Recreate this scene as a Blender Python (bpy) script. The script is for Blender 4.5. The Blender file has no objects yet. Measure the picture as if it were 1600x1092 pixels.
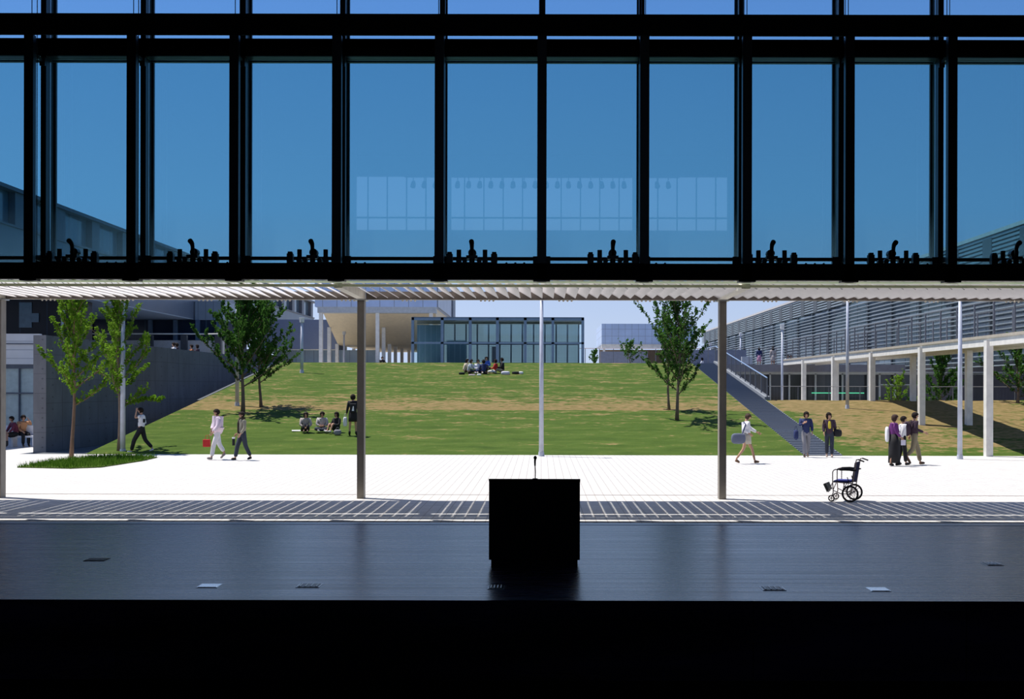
import bpy, bmesh, math, random
from mathutils import Vector, Matrix
# ------------------------------------------------------------------ camera, world, sun, exposure
scn = bpy.context.scene
EYE = 2.4
F = 1850.0                       # focal length in pixels of the 1600 px wide frame
cam_d = bpy.data.cameras.new('camera'); cam = bpy.data.objects.new('camera', cam_d)
scn.collection.objects.link(cam); scn.camera = cam
cam_d.sensor_width = 36; cam_d.lens = 36 * F / 1600
cam_d.shift_x = -46 / 1600; cam_d.shift_y = 60 / 1600
cam_d.clip_end = 2000
cam.location = (0, 0, EYE)
cam.rotation_euler = (Matrix.Rotation(math.radians(90), 3, 'X') @ Matrix.Rotation(math.radians(0.12), 3, 'Z')).to_euler()
scn.view_settings.view_transform = 'Standard'
scn.view_settings.look = 'None'
scn.view_settings.exposure = 0.0
scn.view_settings.gamma = 1.0
scn.view_settings.use_curve_mapping = False

w = bpy.data.worlds.new('sky'); scn.world = w; w.use_nodes = True
nt = w.node_tree; nt.nodes.clear()
wo = nt.nodes.new('ShaderNodeOutputWorld'); bg = nt.nodes.new('ShaderNodeBackground')
tc = nt.nodes.new('ShaderNodeTexCoord'); sx = nt.nodes.new('ShaderNodeSeparateXYZ')
cr = nt.nodes.new('ShaderNodeValToRGB'); mx = nt.nodes.new('ShaderNodeMath'); mul = nt.nodes.new('ShaderNodeVectorMath')
nt.links.new(tc.outputs['Generated'], sx.inputs[0])
nt.links.new(sx.outputs['Z'], cr.inputs[0])
e = cr.color_ramp.elements
SKY = [(0.0, (.54, .66, .88)), (.05, (.53, .65, .88)), (.09, (.46, .60, .88)), (.15, (.41, .58, .88)), (.30, (.29, .47, .84)),
       (.55, (.12, .25, .58)), (1.0, (.05, .12, .36))]
e[0].position = 0; e[0].color = SKY[0][1] + (1,)
e[1].position = 1; e[1].color = SKY[-1][1] + (1,)
for p, c in SKY[1:-1]:
    k = e.new(p); k.color = c + (1,)
mx.operation = 'MULTIPLY_ADD'; mx.inputs[1].default_value = -.22; mx.inputs[2].default_value = 1.0   # brighter towards the sun's side
nt.links.new(sx.outputs['X'], mx.inputs[0])
mul.operation = 'SCALE'
nt.links.new(cr.outputs[0], mul.inputs[0]); nt.links.new(mx.outputs[0], mul.inputs['Scale'])
nt.links.new(mul.outputs[0], bg.inputs[0]); nt.links.new(bg.outputs[0], wo.inputs[0])
bg.inputs[1].default_value = 1.0

SUN = Vector((1.65, -.72, -4.3)).normalized()
sd = bpy.data.lights.new('sun', 'SUN'); sd.energy = 6.6; sd.angle = math.radians(.53); sd.color = (1, .95, .86)
so = bpy.data.objects.new('sun', sd); scn.collection.objects.link(so)
so.rotation_euler = SUN.to_track_quat('-Z', 'Y').to_euler(); so.location = (-20, 40, 60)

# ------------------------------------------------------------------ helpers
random.seed(7)
def U(px, D): return (px - 846) * D / F
def Z(y, D): return EYE + (606 - y) * D / F
def dhill(y): return 7.6875 / (.125 + (y - 606) / F)
def zhill(D): return max(0, min(3.9625, .125 * (D - 42.3)))
R = math.radians
class NT:
    """small node tree writer"""
    def __init__(s, name):
        s.m = bpy.data.materials.new(name); s.m.use_nodes = True; s.t = s.m.node_tree
        s.b = s.t.nodes['Principled BSDF']; s.o = s.t.nodes['Material Output']
    def n(s, typ, **k):
        n = s.t.nodes.new('ShaderNode' + typ)
        for a, v in k.items():
            if a in ('ins',):
                for i, x in v.items(): s.put(n.inputs[i], x)
            else: setattr(n, a, v)
        return n
    def put(s, sock, x):
        if hasattr(x, 'is_output'): s.t.links.new(x, sock)
        elif isinstance(x, (tuple, list)) and len(x) == 3 and sock.type == 'RGBA': sock.default_value = tuple(x) + (1,)
        else: sock.default_value = x
    def math(s, op, a, b=0.0, c=0.0, clamp=False):
        n = s.n('Math', operation=op, use_clamp=clamp)
        for i, x in enumerate((a, b, c)): s.put(n.inputs[i], x)
        return n.outputs[0]
    def coord(s, scale=(1, 1, 1), kind='Object'):
        tcn = s.n('TexCoord'); mp = s.n('Mapping'); mp.inputs['Scale'].default_value = scale
        s.t.links.new(tcn.outputs[kind], mp.inputs[0]); return mp.outputs[0]
    def noise(s, vec, scale=5, detail=3, rough=.55):
        n = s.n('TexNoise'); s.t.links.new(vec, n.inputs['Vector'])
        n.inputs['Scale'].default_value = scale; n.inputs['Detail'].default_value = detail; n.inputs['Roughness'].default_value = rough
        return n.outputs['Fac']
    def ramp(s, fac, stops):
        n = s.n('ValToRGB'); s.t.links.new(fac, n.inputs[0]); el = n.color_ramp.elements
        el[0].position, el[0].color = stops[0][0], tuple(stops[0][1]) + (1,)
        el[1].position, el[1].color = stops[-1][0], tuple(stops[-1][1]) + (1,)
        for p, c in stops[1:-1]:
            k = el.new(p); k.color = tuple(c) + (1,)
        return n.outputs[0]
    def mix(s, fac, a, b):
        n = s.n('Mix', data_type='RGBA'); s.put(n.inputs[0], fac); s.put(n.inputs[6], a); s.put(n.inputs[7], b); return n.outputs[2]
    def bump(s, h, strength=.3, dist=.02):
        n = s.n('Bump'); s.t.links.new(h, n.inputs['Height']); n.inputs['Strength'].default_value = strength
        n.inputs['Distance'].default_value = dist; s.t.links.new(n.outputs[0], s.b.inputs['Normal'])
def sh(c, k): return tuple(min(1, x * k) for x in c)
_pm = {}
def pm(name, col, rough=.6, metal=0, var=.1, scale=4, bump=0, spec=.4, emit=0):
    if name in _pm: return _pm[name]
    t = NT(name); v = t.coord(); f = t.noise(v, scale, 4)
    t.put(t.b.inputs['Base Color'], t.ramp(f, [(.3, sh(col, 1 - var)), (.7, sh(col, 1 + var))]))
    t.b.inputs['Roughness'].default_value = rough; t.b.inputs['Metallic'].default_value = metal
    t.b.inputs['Specular IOR Level'].default_value = spec
    if bump: t.bump(f, bump)
    if emit:
        t.b.inputs['Emission Color'].default_value = tuple(col) + (1,); t.b.inputs['Emission Strength'].default_value = emit
    _pm[name] = t.m; return t.m
class MB:
    """collects shapes for ONE mesh"""
    def __init__(s): s.v = []; s.f = []; s.mi = []; s.cur = 0
    def add(s, vs, fs):
        k = len(s.v); s.v += [tuple(v) for v in vs]; s.f += [tuple(i + k for i in f) for f in fs]; s.mi += [s.cur] * len(fs); return s
    def box(s, x0, x1, y0, y1, z0, z1, M=None):
        vs = [Vector((x, y, z)) for z in (z0, z1) for x, y in ((x0, y0), (x1, y0), (x1, y1), (x0, y1))]
        if M is not None: vs = [M @ v for v in vs]
        return s.add(vs, [(3, 2, 1, 0), (4, 5, 6, 7), (0, 1, 5, 4), (1, 2, 6, 5), (2, 3, 7, 6), (3, 0, 4, 7)])
    def cbox(s, c, d, M=None):
        return s.box(c[0]-d[0]/2, c[0]+d[0]/2, c[1]-d[1]/2, c[1]+d[1]/2, c[2]-d[2]/2, c[2]+d[2]/2, M)
    def tube(s, pts, r, n=8, cap=True):
        pts = [Vector(p) for p in pts]; rs = r if isinstance(r, (list, tuple)) else [r] * len(pts)
        k = len(s.v); vs = []; fs = []; up = None
        for i, p in enumerate(pts):
            d = (pts[min(i+1, len(pts)-1)] - pts[max(i-1, 0)]).normalized()
            if up is None:
                up = d.cross(Vector((0, 0, 1)))
                if up.length < .1: up = Vector((1, 0, 0))
            a = (up - d * up.dot(d)).normalized(); b = d.cross(a); up = a
            for j in range(n):
                t = 2 * math.pi * j / n; vs.append(p + (a * math.cos(t) + b * math.sin(t)) * rs[i])
        for i in range(len(pts) - 1):
            for j in range(n):
                fs.append((i*n+j, i*n+(j+1) % n, (i+1)*n+(j+1) % n, (i+1)*n+j))
        if cap: fs.append(tuple(reversed(range(n)))); fs.append(tuple((len(pts)-1)*n+j for j in range(n)))
        return s.add(vs, fs)
    def ring(s, c, axis, rad, r, n=28, m=6):
        c = Vector(c); ax = Vector(axis).normalized(); a = ax.orthogonal().normalized(); b = ax.cross(a)
        vs = []; fs = []
        for i in range(n):
            t = 2*math.pi*i/n; d = a*math.cos(t)+b*math.sin(t)
            for j in range(m):
                u = 2*math.pi*j/m; vs.append(c + d*(rad + r*math.cos(u)) + ax*r*math.sin(u))
        for i in range(n):
            for j in range(m):
                fs.append((i*m+j, ((i+1) % n)*m+j, ((i+1) % n)*m+(j+1) % m, i*m+(j+1) % m))
        return s.add(vs, fs)
    def ball(s, c, r, M=None, n=12, m=8, fn=None):
        r = r if isinstance(r, (tuple, list)) else (r, r, r); vs = []; fs = []
        for i in range(m + 1):
            ph = math.pi * i / m
            for j in range(n):
                t = 2*math.pi*j/n
                p = Vector((r[0]*math.sin(ph)*math.cos(t), r[1]*math.sin(ph)*math.sin(t), r[2]*math.cos(ph)))
                if fn: p = fn(p)
                if M is not None: p = M @ p
                vs.append(p + Vector(c))
        for i in range(m):
            for j in range(n): fs.append((i*n+j, (i+1)*n+j, (i+1)*n+(j+1) % n, i*n+(j+1) % n))
        return s.add(vs, fs)
    def prism(s, poly, z0, z1):
        n = len(poly); vs = [(x, y, z0) for x, y in poly] + [(x, y, z1) for x, y in poly]
        return s.add(vs, [tuple(reversed(range(n))), tuple(range(n, 2*n))] + [(i, (i+1) % n, n+(i+1) % n, n+i) for i in range(n)])
    def extrude(s, poly, axis, a0, a1):
        """poly given in the two other axes; axis 0 = along X, 1 = along Y"""
        n = len(poly)
        f = (lambda p, a: (a, p[0], p[1])) if axis == 0 else (lambda p, a: (p[0], a, p[1]))
        vs = [f(p, a0) for p in poly] + [f(p, a1) for p in poly]
        return s.add(vs, [tuple(reversed(range(n))), tuple(range(n, 2*n))] + [(i, (i+1) % n, n+(i+1) % n, n+i) for i in range(n)])
    def build(s, name, mats, parent=None, smooth=False, loc=None, bevel=0):
        me = bpy.data.meshes.new(name)
        if loc is not None:
            L = Vector(loc); s.v = [tuple(Vector(v) - L) for v in s.v]
        me.from_pydata(s.v, [], s.f); me.update()
        if not isinstance(mats, (list, tuple)): mats = [mats]
        for m in mats: me.materials.append(m)
        me.polygons.foreach_set('material_index', s.mi)
        bm = bmesh.new(); bm.from_mesh(me); bmesh.ops.recalc_face_normals(bm, faces=bm.faces); bm.to_mesh(me); bm.free()
        if smooth: me.polygons.foreach_set('use_smooth', [True] * len(me.polygons))
        o = bpy.data.objects.new(name, me); scn.collection.objects.link(o)
        if loc is not None: o.location = loc
        if parent is not None: o.parent = parent
        if bevel:
            b = o.modifiers.new('bevel', 'BEVEL'); b.width = bevel; b.segments = 2; b.limit_method = 'ANGLE'
        return o
def empty(name, loc=(0, 0, 0), rz=0):
    o = bpy.data.objects.new(name, None); scn.collection.objects.link(o); o.location = loc; o.rotation_euler = (0, 0, rz); o.empty_display_size = .2
    return o
def tag(o, label=None, cat=None, group=None, kind=None):
    if label: o['label'] = label
    if cat: o['category'] = cat
    if group: o['group'] = group
    if kind: o['kind'] = kind
    return o
def struct(o, label, cat): return tag(o, label, cat, kind='structure')
def copy_tree(o, parent=None):
    c = o.copy(); scn.collection.objects.link(c); c.parent = parent
    for ch in [q for q in scn.objects if q.parent == o]: copy_tree(ch, c)
    return c

# ------------------------------------------------------------------ materials
def m_stage():
    t = NT('dark stage boards'); v = t.coord((.12, 9, 1)); f = t.noise(v, 1.5, 5, .6)
    v2 = t.coord((1, 1, 1)); br = t.n('TexBrick'); t.t.links.new(v2, br.inputs['Vector'])
    br.inputs['Scale'].default_value = 1; br.inputs['Brick Width'].default_value = 2.4; br.inputs['Row Height'].default_value = .11
    br.inputs['Mortar Size'].default_value = .004; br.inputs['Color1'].default_value = (1, 1, 1, 1); br.inputs['Color2'].default_value = (.62, .62, .62, 1)
    br.inputs['Mortar'].default_value = (.15, .15, .15, 1)
    c = t.ramp(f, [(.36, (.014, .008, .026)), (.5, (.060, .034, .088)), (.64, (.12, .068, .165))])
    mm = t.n('Mix', data_type='RGBA', blend_type='MULTIPLY'); mm.inputs[0].default_value = 1
    t.t.links.new(c, mm.inputs[6]); t.t.links.new(br.outputs[0], mm.inputs[7]); t.t.links.new(mm.outputs[2], t.b.inputs['Base Color'])
    r = t.math('MULTIPLY_ADD', f, -.30, .42); t.t.links.new(r, t.b.inputs['Roughness'])
    t.b.inputs['Specular IOR Level'].default_value = .8
    t.bump(t.math('MULTIPLY', br.outputs[0], f), .08, .003); return t.m
def m_paving():
    t = NT('pale paving blocks'); v = t.coord(); br = t.n('TexBrick'); t.t.links.new(v, br.inputs['Vector'])
    br.offset = 0; br.inputs['Scale'].default_value = 1; br.inputs['Brick Width'].default_value = .2; br.inputs['Row Height'].default_value = .2
    br.inputs['Mortar Size'].default_value = .009; br.inputs['Color1'].default_value = (.61, .595, .585, 1); br.inputs['Color2'].default_value = (.50, .49, .485, 1)
    br.inputs['Mortar'].default_value = (.33, .30, .28, 1)
    f = t.noise(v, .35, 5)
    t.t.links.new(t.mix(t.math('MULTIPLY', f, .25), br.outputs[0], (.52, .51, .51)), t.b.inputs['Base Color'])
    t.b.inputs['Roughness'].default_value = .8; t.bump(br.outputs['Fac'], .25, -.006); return t.m
def m_lawn():
    t = NT('patchy lawn turf'); tcn = t.n('TexCoord'); sp = t.n('SeparateXYZ'); t.t.links.new(tcn.outputs['Object'], sp.inputs[0])
    x, y = sp.outputs[0], sp.outputs[1]
    v = t.coord((.55, 1.7, 1)); a = t.noise(v, 1.0, 6, .62); b = t.noise(t.coord((1.5, 3.2, 1)), 2.0, 5, .6); g = t.noise(t.coord((6, 6, 1)), 6, 3)
    band = t.math('MULTIPLY', t.math('GREATER_THAN', y, 53.4), t.math('SUBTRACT', 1, t.math('MULTIPLY', t.math('SUBTRACT', y, 53.4), .16), clamp=True))
    high = t.math('MULTIPLY', t.math('SUBTRACT', y, 47, clamp=False), .012, clamp=True)
    high = t.math('MINIMUM', high, .05)
    right = t.math('MULTIPLY', t.math('SUBTRACT', x, 10.9, clamp=True), t.math('MULTIPLY', t.math('SUBTRACT', y, 42.2), .5, clamp=True), clamp=True)
    right = t.math('MULTIPLY', right, t.math('SUBTRACT', 1, t.math('MULTIPLY', t.math('SUBTRACT', x, 20.5), .5, clamp=True), clamp=True))
    k = t.math('ADD', t.math('MULTIPLY', a, .5), t.math('MULTIPLY', b, .5))
    k = t.math('ADD', k, t.math('MULTIPLY', band, .15)); k = t.math('ADD', k, high); k = t.math('ADD', k, t.math('MULTIPLY', right, .145))
    k = t.math('MULTIPLY', t.math('SUBTRACT', k, .585), 14, clamp=True)
    green = t.ramp(t.math('ADD', t.math('MULTIPLY', g, .45), t.math('MULTIPLY', a, .55)), [(.32, (.034, .064, .010)), (.5, (.060, .102, .016)), (.68, (.10, .138, .028))])
    tan = t.ramp(b, [(.35, (.15, .115, .045)), (.6, (.26, .175, .085)), (.75, (.34, .25, .13))])
    t.t.links.new(t.mix(t.math('MULTIPLY', k, .85), green, tan), t.b.inputs['Base Color'])
    t.b.inputs['Roughness'].default_value = .95; t.b.inputs['Specular IOR Level'].default_value = .1
    t.bump(g, .6, .04); return t.m
def m_concrete(name, col, px=.9, pz=.9, ax=(1, 0, 2), holes=True):
    """board-marked concrete: panel joints and tie holes in object space. ax picks the two surface axes"""
    t = NT(name); tcn = t.n('TexCoord'); sp = t.n('SeparateXYZ'); t.t.links.new(tcn.outputs['Object'], sp.inputs[0])
    a = sp.outputs[ax[0]]; z = sp.outputs[ax[2]]
    fa = t.math('ABSOLUTE', t.math('SUBTRACT', t.math('FRACT', t.math('DIVIDE', a, px)), .5)); fz = t.math('ABSOLUTE', t.math('SUBTRACT', t.math('FRACT', t.math('DIVIDE', z, pz)), .5))
    joint = t.math('GREATER_THAN', t.math('MAXIMUM', fa, fz), .488)
    n = t.noise(t.coord((1, 1, .5)), 1.3, 6, .6)
    c = t.ramp(n, [(.3, sh(col, .8)), (.7, sh(col, 1.15))])
    if holes:
        ha = t.math('SUBTRACT', t.math('FRACT', t.math('DIVIDE', a, px)), .5); hz = t.math('SUBTRACT', t.math('FRACT', t.math('MULTIPLY', t.math('DIVIDE', z, pz), 2)), .5)
        d = t.math('ADD', t.math('MULTIPLY', ha, ha), t.math('MULTIPLY', t.math('MULTIPLY', hz, hz), .25))
        joint = t.math('MAXIMUM', joint, t.math('LESS_THAN', d, .0016))
    t.t.links.new(t.mix(t.math('MULTIPLY', joint, .6), c, sh(col, .35)), t.b.inputs['Base Color'])
    t.b.inputs['Roughness'].default_value = .8; t.bump(n, .2, .01); return t.m
def m_grid(name, col, line, gx, gz, lw=.03, ax=0, rough=.5, metal=0, spec=.4, n_amt=.1):
    """panelled cladding: thin joints every gx (axis ax) and gz (height)"""
    t = NT(name); tcn = t.n('TexCoord'); sp = t.n('SeparateXYZ'); t.t.links.new(tcn.outputs['Object'], sp.inputs[0])
    fa = t.math('LESS_THAN', t.math('FRACT', t.math('DIVIDE', sp.outputs[ax], gx)), lw / gx)
    fz = t.math('LESS_THAN', t.math('FRACT', t.math('DIVIDE', sp.outputs[2], gz)), lw / gz)
    n = t.noise(t.coord((.3, .3, .3)), 2, 3)
    c = t.ramp(n, [(.3, sh(col, 1 - n_amt)), (.7, sh(col, 1 + n_amt))])
    t.t.links.new(t.mix(t.math('MAXIMUM', fa, fz), c, line), t.b.inputs['Base Color'])
    t.b.inputs['Roughness'].default_value = rough; t.b.inputs['Metallic'].default_value = metal; t.b.inputs['Specular IOR Level'].default_value = spec
    return t.m
def m_glass(name, tint, refl=.05, haze=0.0, z0=0, z1=1, rough=0.0):
    """clear pane: tinted see-through with a mirror share; haze = reflected light put in as a translucent share that fades out upwards from z0 to z1"""
    t = NT(name); t.t.nodes.remove(t.b)
    tr = t.n('BsdfTransparent'); tr.inputs[0].default_value = tuple(tint) + (1,)
    gl = t.n('BsdfGlossy'); gl.inputs['Roughness'].default_value = rough; gl.inputs[0].default_value = (1, 1, 1, 1)
    mxs = t.n('MixShader'); mxs.inputs[0].default_value = refl
    n = t.noise(t.coord((1, 1, 1)), .6, 3)
    lw = t.n('Fresnel'); lw.inputs[0].default_value = 1.5
    t.put(mxs.inputs[0], t.math('MULTIPLY_ADD', lw.outputs[0], 1.0, refl - .04))
    t.t.links.new(tr.outputs[0], mxs.inputs[1]); t.t.links.new(gl.outputs[0], mxs.inputs[2]); out = mxs.outputs[0]
    if haze:  # soft haze of reflected light, put in as a translucent share
        tcn = t.n('TexCoord'); sp = t.n('SeparateXYZ'); t.t.links.new(tcn.outputs['Object'], sp.inputs[0])
        g = t.math('DIVIDE', t.math('SUBTRACT', z1, sp.outputs[2]), z1 - z0, clamp=True)
        g = t.math('MULTIPLY', t.math('MULTIPLY', g, t.math('ADD', n, .5)), haze)
        tl = t.n('BsdfTranslucent'); tl.inputs[0].default_value = (.45, .62, .70, 1)
        m2 = t.n('MixShader'); t.put(m2.inputs[0], g); t.t.links.new(out, m2.inputs[1]); t.t.links.new(tl.outputs[0], m2.inputs[2]); out = m2.outputs[0]
    t.t.links.new(out, t.o.inputs['Surface']); return t.m
def m_leaf(name, c1, c2):
    t = NT(name); f = t.noise(t.coord((1, 1, 1)), 2.2, 2); col = t.ramp(f, [(.35, c1), (.65, c2)])
    t.t.nodes.remove(t.b); d = t.n('BsdfDiffuse'); tl = t.n('BsdfTranslucent'); m2 = t.n('MixShader'); m2.inputs[0].default_value = .45
    t.t.links.new(col, d.inputs[0]); t.t.links.new(col, tl.inputs[0]); t.t.links.new(d.outputs[0], m2.inputs[1]); t.t.links.new(tl.outputs[0], m2.inputs[2])
    t.t.links.new(m2.outputs[0], t.o.inputs['Surface']); return t.m
M_STAGE, M_PAVE, M_LAWN = m_stage(), m_paving(), m_lawn()
M_BLACK = pm('matt black paint', (.006, .006, .007), .7, spec=.2)
M_HALL = pm('dark hall lining', (.010, .010, .012), .8, spec=.2)
M_DSTEEL = pm('dark painted steel', (.012, .016, .02), .35, .3)
M_MUL = pm('grey green mullion steel', (.03, .042, .042), .35, .3)
M_RSTEEL = pm('grey green facade steel', (.07, .085, .08), .35, .2)
M_CREAM = pm('cream painted steel', (.74, .70, .60), .5)
M_BLADE = pm('cream louvre blade', (.68, .66, .67), .5, var=.04)
M_WHITE = pm('white painted steel', (.72, .70, .66), .45)
M_POLE = pm('pale grey lamp pole paint', (.50, .53, .62), .4)
M_GREYP = pm('slate grey paint', (.12, .13, .16), .5)
M_STEEL = pm('brushed steel', (.5, .52, .55), .3, 1.0)
M_RAIL = pm('steel blue handrail paint', (.22, .30, .45), .4, .2)
M_SHADOWED_GLASS = m_grid('dark tinted glazing', (.012, .022, .04), (.05, .07, .10), 2.2, 4.0, .08, 0, .08, 0, .6)
# ------------------------------------------------------------------ the hall
struct(MB().box(-14.4, 14.4, 13.37, 20.75, -.9, 0).build('stage_floor', M_STAGE), 'dark glossy boarded stage floor in front of the open hall wall', 'stage')
struct(MB().box(-14.4, 14.4, -10, 13.37, -1.1, -.9).build('floor', M_HALL), 'black auditorium floor below the stage front', 'floor')
struct(MB().box(-14.7, -14.4, -10.3, 21.1, -1.1, 13).build('wall_left', M_HALL), 'dark left side wall of the hall', 'wall')
struct(MB().box(14.4, 14.7, -10.3, 21.1, -1.1, 13).build('wall_right', M_HALL), 'dark right side wall of the hall', 'wall')
struct(MB().box(-26, 26, -10.3, 22.85, 13, 13.4).build('ceiling', M_HALL), 'dark flat hall ceiling reaching out as an eave', 'ceiling')
wb = MB(); wb.box(-14.4, 14.4, -10.3, -10, -1.1, 9.6).box(-14.4, 14.4, -10.3, -10, 12.08, 13).box(-14.4, -8.85, -10.3, -10, 9.6, 12.08).box(8.85, 14.4, -10.3, -10, 9.6, 12.08)
struct(wb.build('wall_rear', M_HALL), 'dark rear wall of the hall with a long high window', 'wall')
fr = MB()
for i in range(21): fr.box(-8.85 + i*.885 - .025, -8.85 + i*.885 + .025, -10.2, -10.1, 9.6, 12.08)
fr.box(-8.85, 8.85, -10.2, -10.1, 10.15, 10.22); wr = empty('window_1', (0, -10.1, 9.7)); struct(wr, 'long high rear window seen only as a reflection in the glass wall', 'window')
o = fr.build('window_frame', M_BLACK, loc=(0, -10.1, 9.7)); o.parent = wr; o.location = (0, 0, 0)
# solid parts of the front wall left and right of the glazing
for s, nm in ((-1, 'wall_front_left'), (1, 'wall_front_right')):
    x0, x1 = sorted((s*14.4, s*26)); struct(MB().box(x0, x1, 20.8, 21.15, 0, 13).build(nm, M_GREYP), 'outer face of the hall beside the glass wall', 'wall')
# threshold between stage and plaza
struct(MB().box(-14.4, 14.4, 20.75, 21.0, -.2, .005).build('trim_1', pm('blue grey sill steel', (.12, .14, .18), .3, .6)), 'steel door sill track along the back edge of the stage', 'sill')
struct(MB().box(-14.4, 14.4, 21.0, 21.3, -.2, -.01).build('trim_2', M_PAVE), 'narrow paved strip outside the sill track', 'sill')
# glass wall: beams
struct(MB().box(-14.4, 14.4, 21.151, 21.208, Z(55, 21.151), Z(22, 21.151)).build('trim_3', M_BLACK), 'thick black upper beam of the glass wall', 'beam')
tb = MB().box(-14.4, 14.4, 21.785, 21.843, Z(88, 21.785), Z(61, 21.785)); tb.cur = 1
tb.box(-14.4, 14.4, 21.843, 22.112, Z(88, 21.785), Z(88, 21.785)+.03).box(-14.4, 14.4, 22.151, 22.228, Z(88, 21.785)-.02, Z(88, 21.785)+.02)
struct(tb.build('trim_4', [M_BLACK, M_RSTEEL]), 'second dark transom with a grey green flange below it', 'beam')
bb = MB().box(-14.4, 14.4, 21.151, 21.324, Z(437, 21.151), Z(411.5, 21.151))
bb.box(-14.4, 14.4, 21.32, 22.08, 4.425, 4.45)
struct(bb.build('trim_5', M_BLACK), 'black bottom beam of the glass wall above the opening', 'beam')
struct(MB().tube([(-14.4, 21.824, Z(404.5, 21.824)), (14.4, 21.824, Z(404.5, 21.824))], .035, 8).build('trim_6', M_DSTEEL), 'thin horizontal rail just above the bottom beam', 'rail')
G_LOW = m_glass('blue tinted glass pane', (.44, .69, .79), .075, .16, 0, 1.3)
G_HI = m_glass('blue clear glass pane', (.62, .80, .93), .05)
SP = 1.835
zb, zt = Z(88, 21.785), 13.0
NB = 8
for k in range(-NB+1, NB):
    x = SP*k; last = k == NB-1
    n = k + NB + 1
    if not last:
        wd = empty('window_%d' % n, (x, 22.016, 4.45)); struct(wd, 'tall blue tinted bay of the glass wall between dark mullions', 'window')
    else:
        wd = empty('trim_7', (x, 22.016, 4.45)); struct(wd, 'last dark mullion at the right end of the glass wall', 'mullion')
    par = lambda b, nm, m: (lambda o: (setattr(o, 'parent', wd), setattr(o, 'location', (0, 0, 0))))(b.build(nm, m, loc=(x, 22.016, 4.45)))
    par(MB().box(x-.083, x+.083, 21.151, 21.276, Z(440, 21.151), Z(55, 21.151)).box(x-.03, x+.03, 21.276, 21.343, Z(437, 21.151), Z(55, 21.151)).box(x-.15, x+.15, 21.13, 21.34, Z(440, 21.151), Z(437, 21.151)), 'front_mullion', M_DSTEEL)
    par(MB().box(x-.05, x+.05, 21.785, 21.881, 4.5, zt).box(x-.018, x+.018, 21.881, 22.247, 4.5, zt).box(x-.06, x+.06, 22.208, 22.266, 4.5, zt), 'rear_mullion', M_MUL)
    par(MB().box(x-.02, x+.02, 21.276, 21.824, zb-.14, zb-.08).box(x-.05, x+.05, 21.728, 21.805, zb-.2, zb-.05), 'bracket', M_RSTEEL)
    par(MB().box(x-.02, x+.02, 21.439, 21.824, Z(407, 21.824)-.05, Z(404, 21.824)).box(x-.16, x+.16, 21.756, 21.814, Z(409, 21.824)-.06, Z(401, 21.824)), 'rail_bracket', M_DSTEEL)
    for s in (-1, 1):
        par(MB().tube([(x + s*.035, 21.401 + .03*s, 4.6), (x + s*.035, 21.401 + .03*s, zt)], .008, 5), 'cable', M_RSTEEL)
    if not last:
        par(MB().box(x+.02, x+SP-.02, 22.045, 22.059, 4.5, zb), 'pane', G_LOW)
        par(MB().box(x+.02, x+SP-.02, 22.045, 22.059, zb+.03, zt), 'upper_pane', G_HI)
# ------------------------------------------------------------------ open ground
struct(MB().box(-60, 60, 21.3, 42.3, -.3, 0).build('plaza_paving', M_PAVE), 'sunlit white block paving between the hall and the lawn slope', 'paving')
struct(MB().box(-60, -18.67, 42.3, 74, -.3, 0).build('courtyard_paving', M_PAVE), 'pale paving of the sunken court left of the concrete wall', 'paving')
struct(MB().box(-18.2, 10.75, 74, 240, -.3, 3.96).box(-60, -18.67, 60, 240, 3.5, 3.96).box(-18.67, -18.2, 74, 240, 3.5, 3.96).build('upper_terrace_paving', pm('terrace concrete', (.40, .39, .38), .8)), 'pale upper terrace behind the crest of the lawn', 'terrace')
struct(MB().box(10.75, 60, 42.3, 90, -.3, -.02).build('lower_court_paving', M_PAVE), 'paved lower court behind the right bank', 'paving')
# lawn slope as a dense sheet with thickness
def sheet(x0, x1, nx, ys, zf, name, m, label, cat, base=-.25, amp=.02):
    b = MB(); rn = random.Random(3); nx1 = nx + 1
    vs = []
    for y in ys:
        for i in range(nx1):
            x = x0 + (x1-x0)*i/nx; vs.append((x, y, zf(x, y) + (rn.uniform(-amp, amp) if 0 < i < nx and y not in (ys[0], ys[-1]) else 0)))
    n0 = len(vs)
    fs = [(j*nx1+i, j*nx1+i+1, (j+1)*nx1+i+1, (j+1)*nx1+i) for j in range(len(ys)-1) for i in range(nx)]
    border = [j for j in range(nx1)] + [j*nx1+nx for j in range(1, len(ys))] + [(len(ys)-1)*nx1+i for i in range(nx-1, -1, -1)] + [j*nx1 for j in range(len(ys)-2, 0, -1)]
    for q in border: vs.append((vs[q][0], vs[q][1], base))
    nb = len(border)
    for i in range(nb): fs.append((border[i], n0+i, n0+(i+1) % nb, border[(i+1) % nb]))
    fs.append(tuple(n0+i for i in range(nb)))
    b.add(vs, fs); o = b.build(name, m, smooth=False); struct(o, label, cat); return o
ys = [42.3 + i*31.7/60 for i in range(61)]
sheet(-16.3, 9.4, 60, ys, lambda x, y: zhill(y), 'lawn_slope', M_LAWN, 'broad green lawn slope with tan dry patches rising to the terrace', 'lawn')
def zr(x, y):
    if y <= 57: return .125*(y-42.3)
    return max(.02, 1.84 - (y-57)*.6)
ys2 = [42.3 + i*14.7/28 for i in range(29)] + [57.8, 59, 60.2]
sheet(10.78, 40, 60, ys2, zr, 'lawn_bank', M_LAWN, 'dry tan lawn bank right of the stairs under the walkway', 'lawn')
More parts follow.
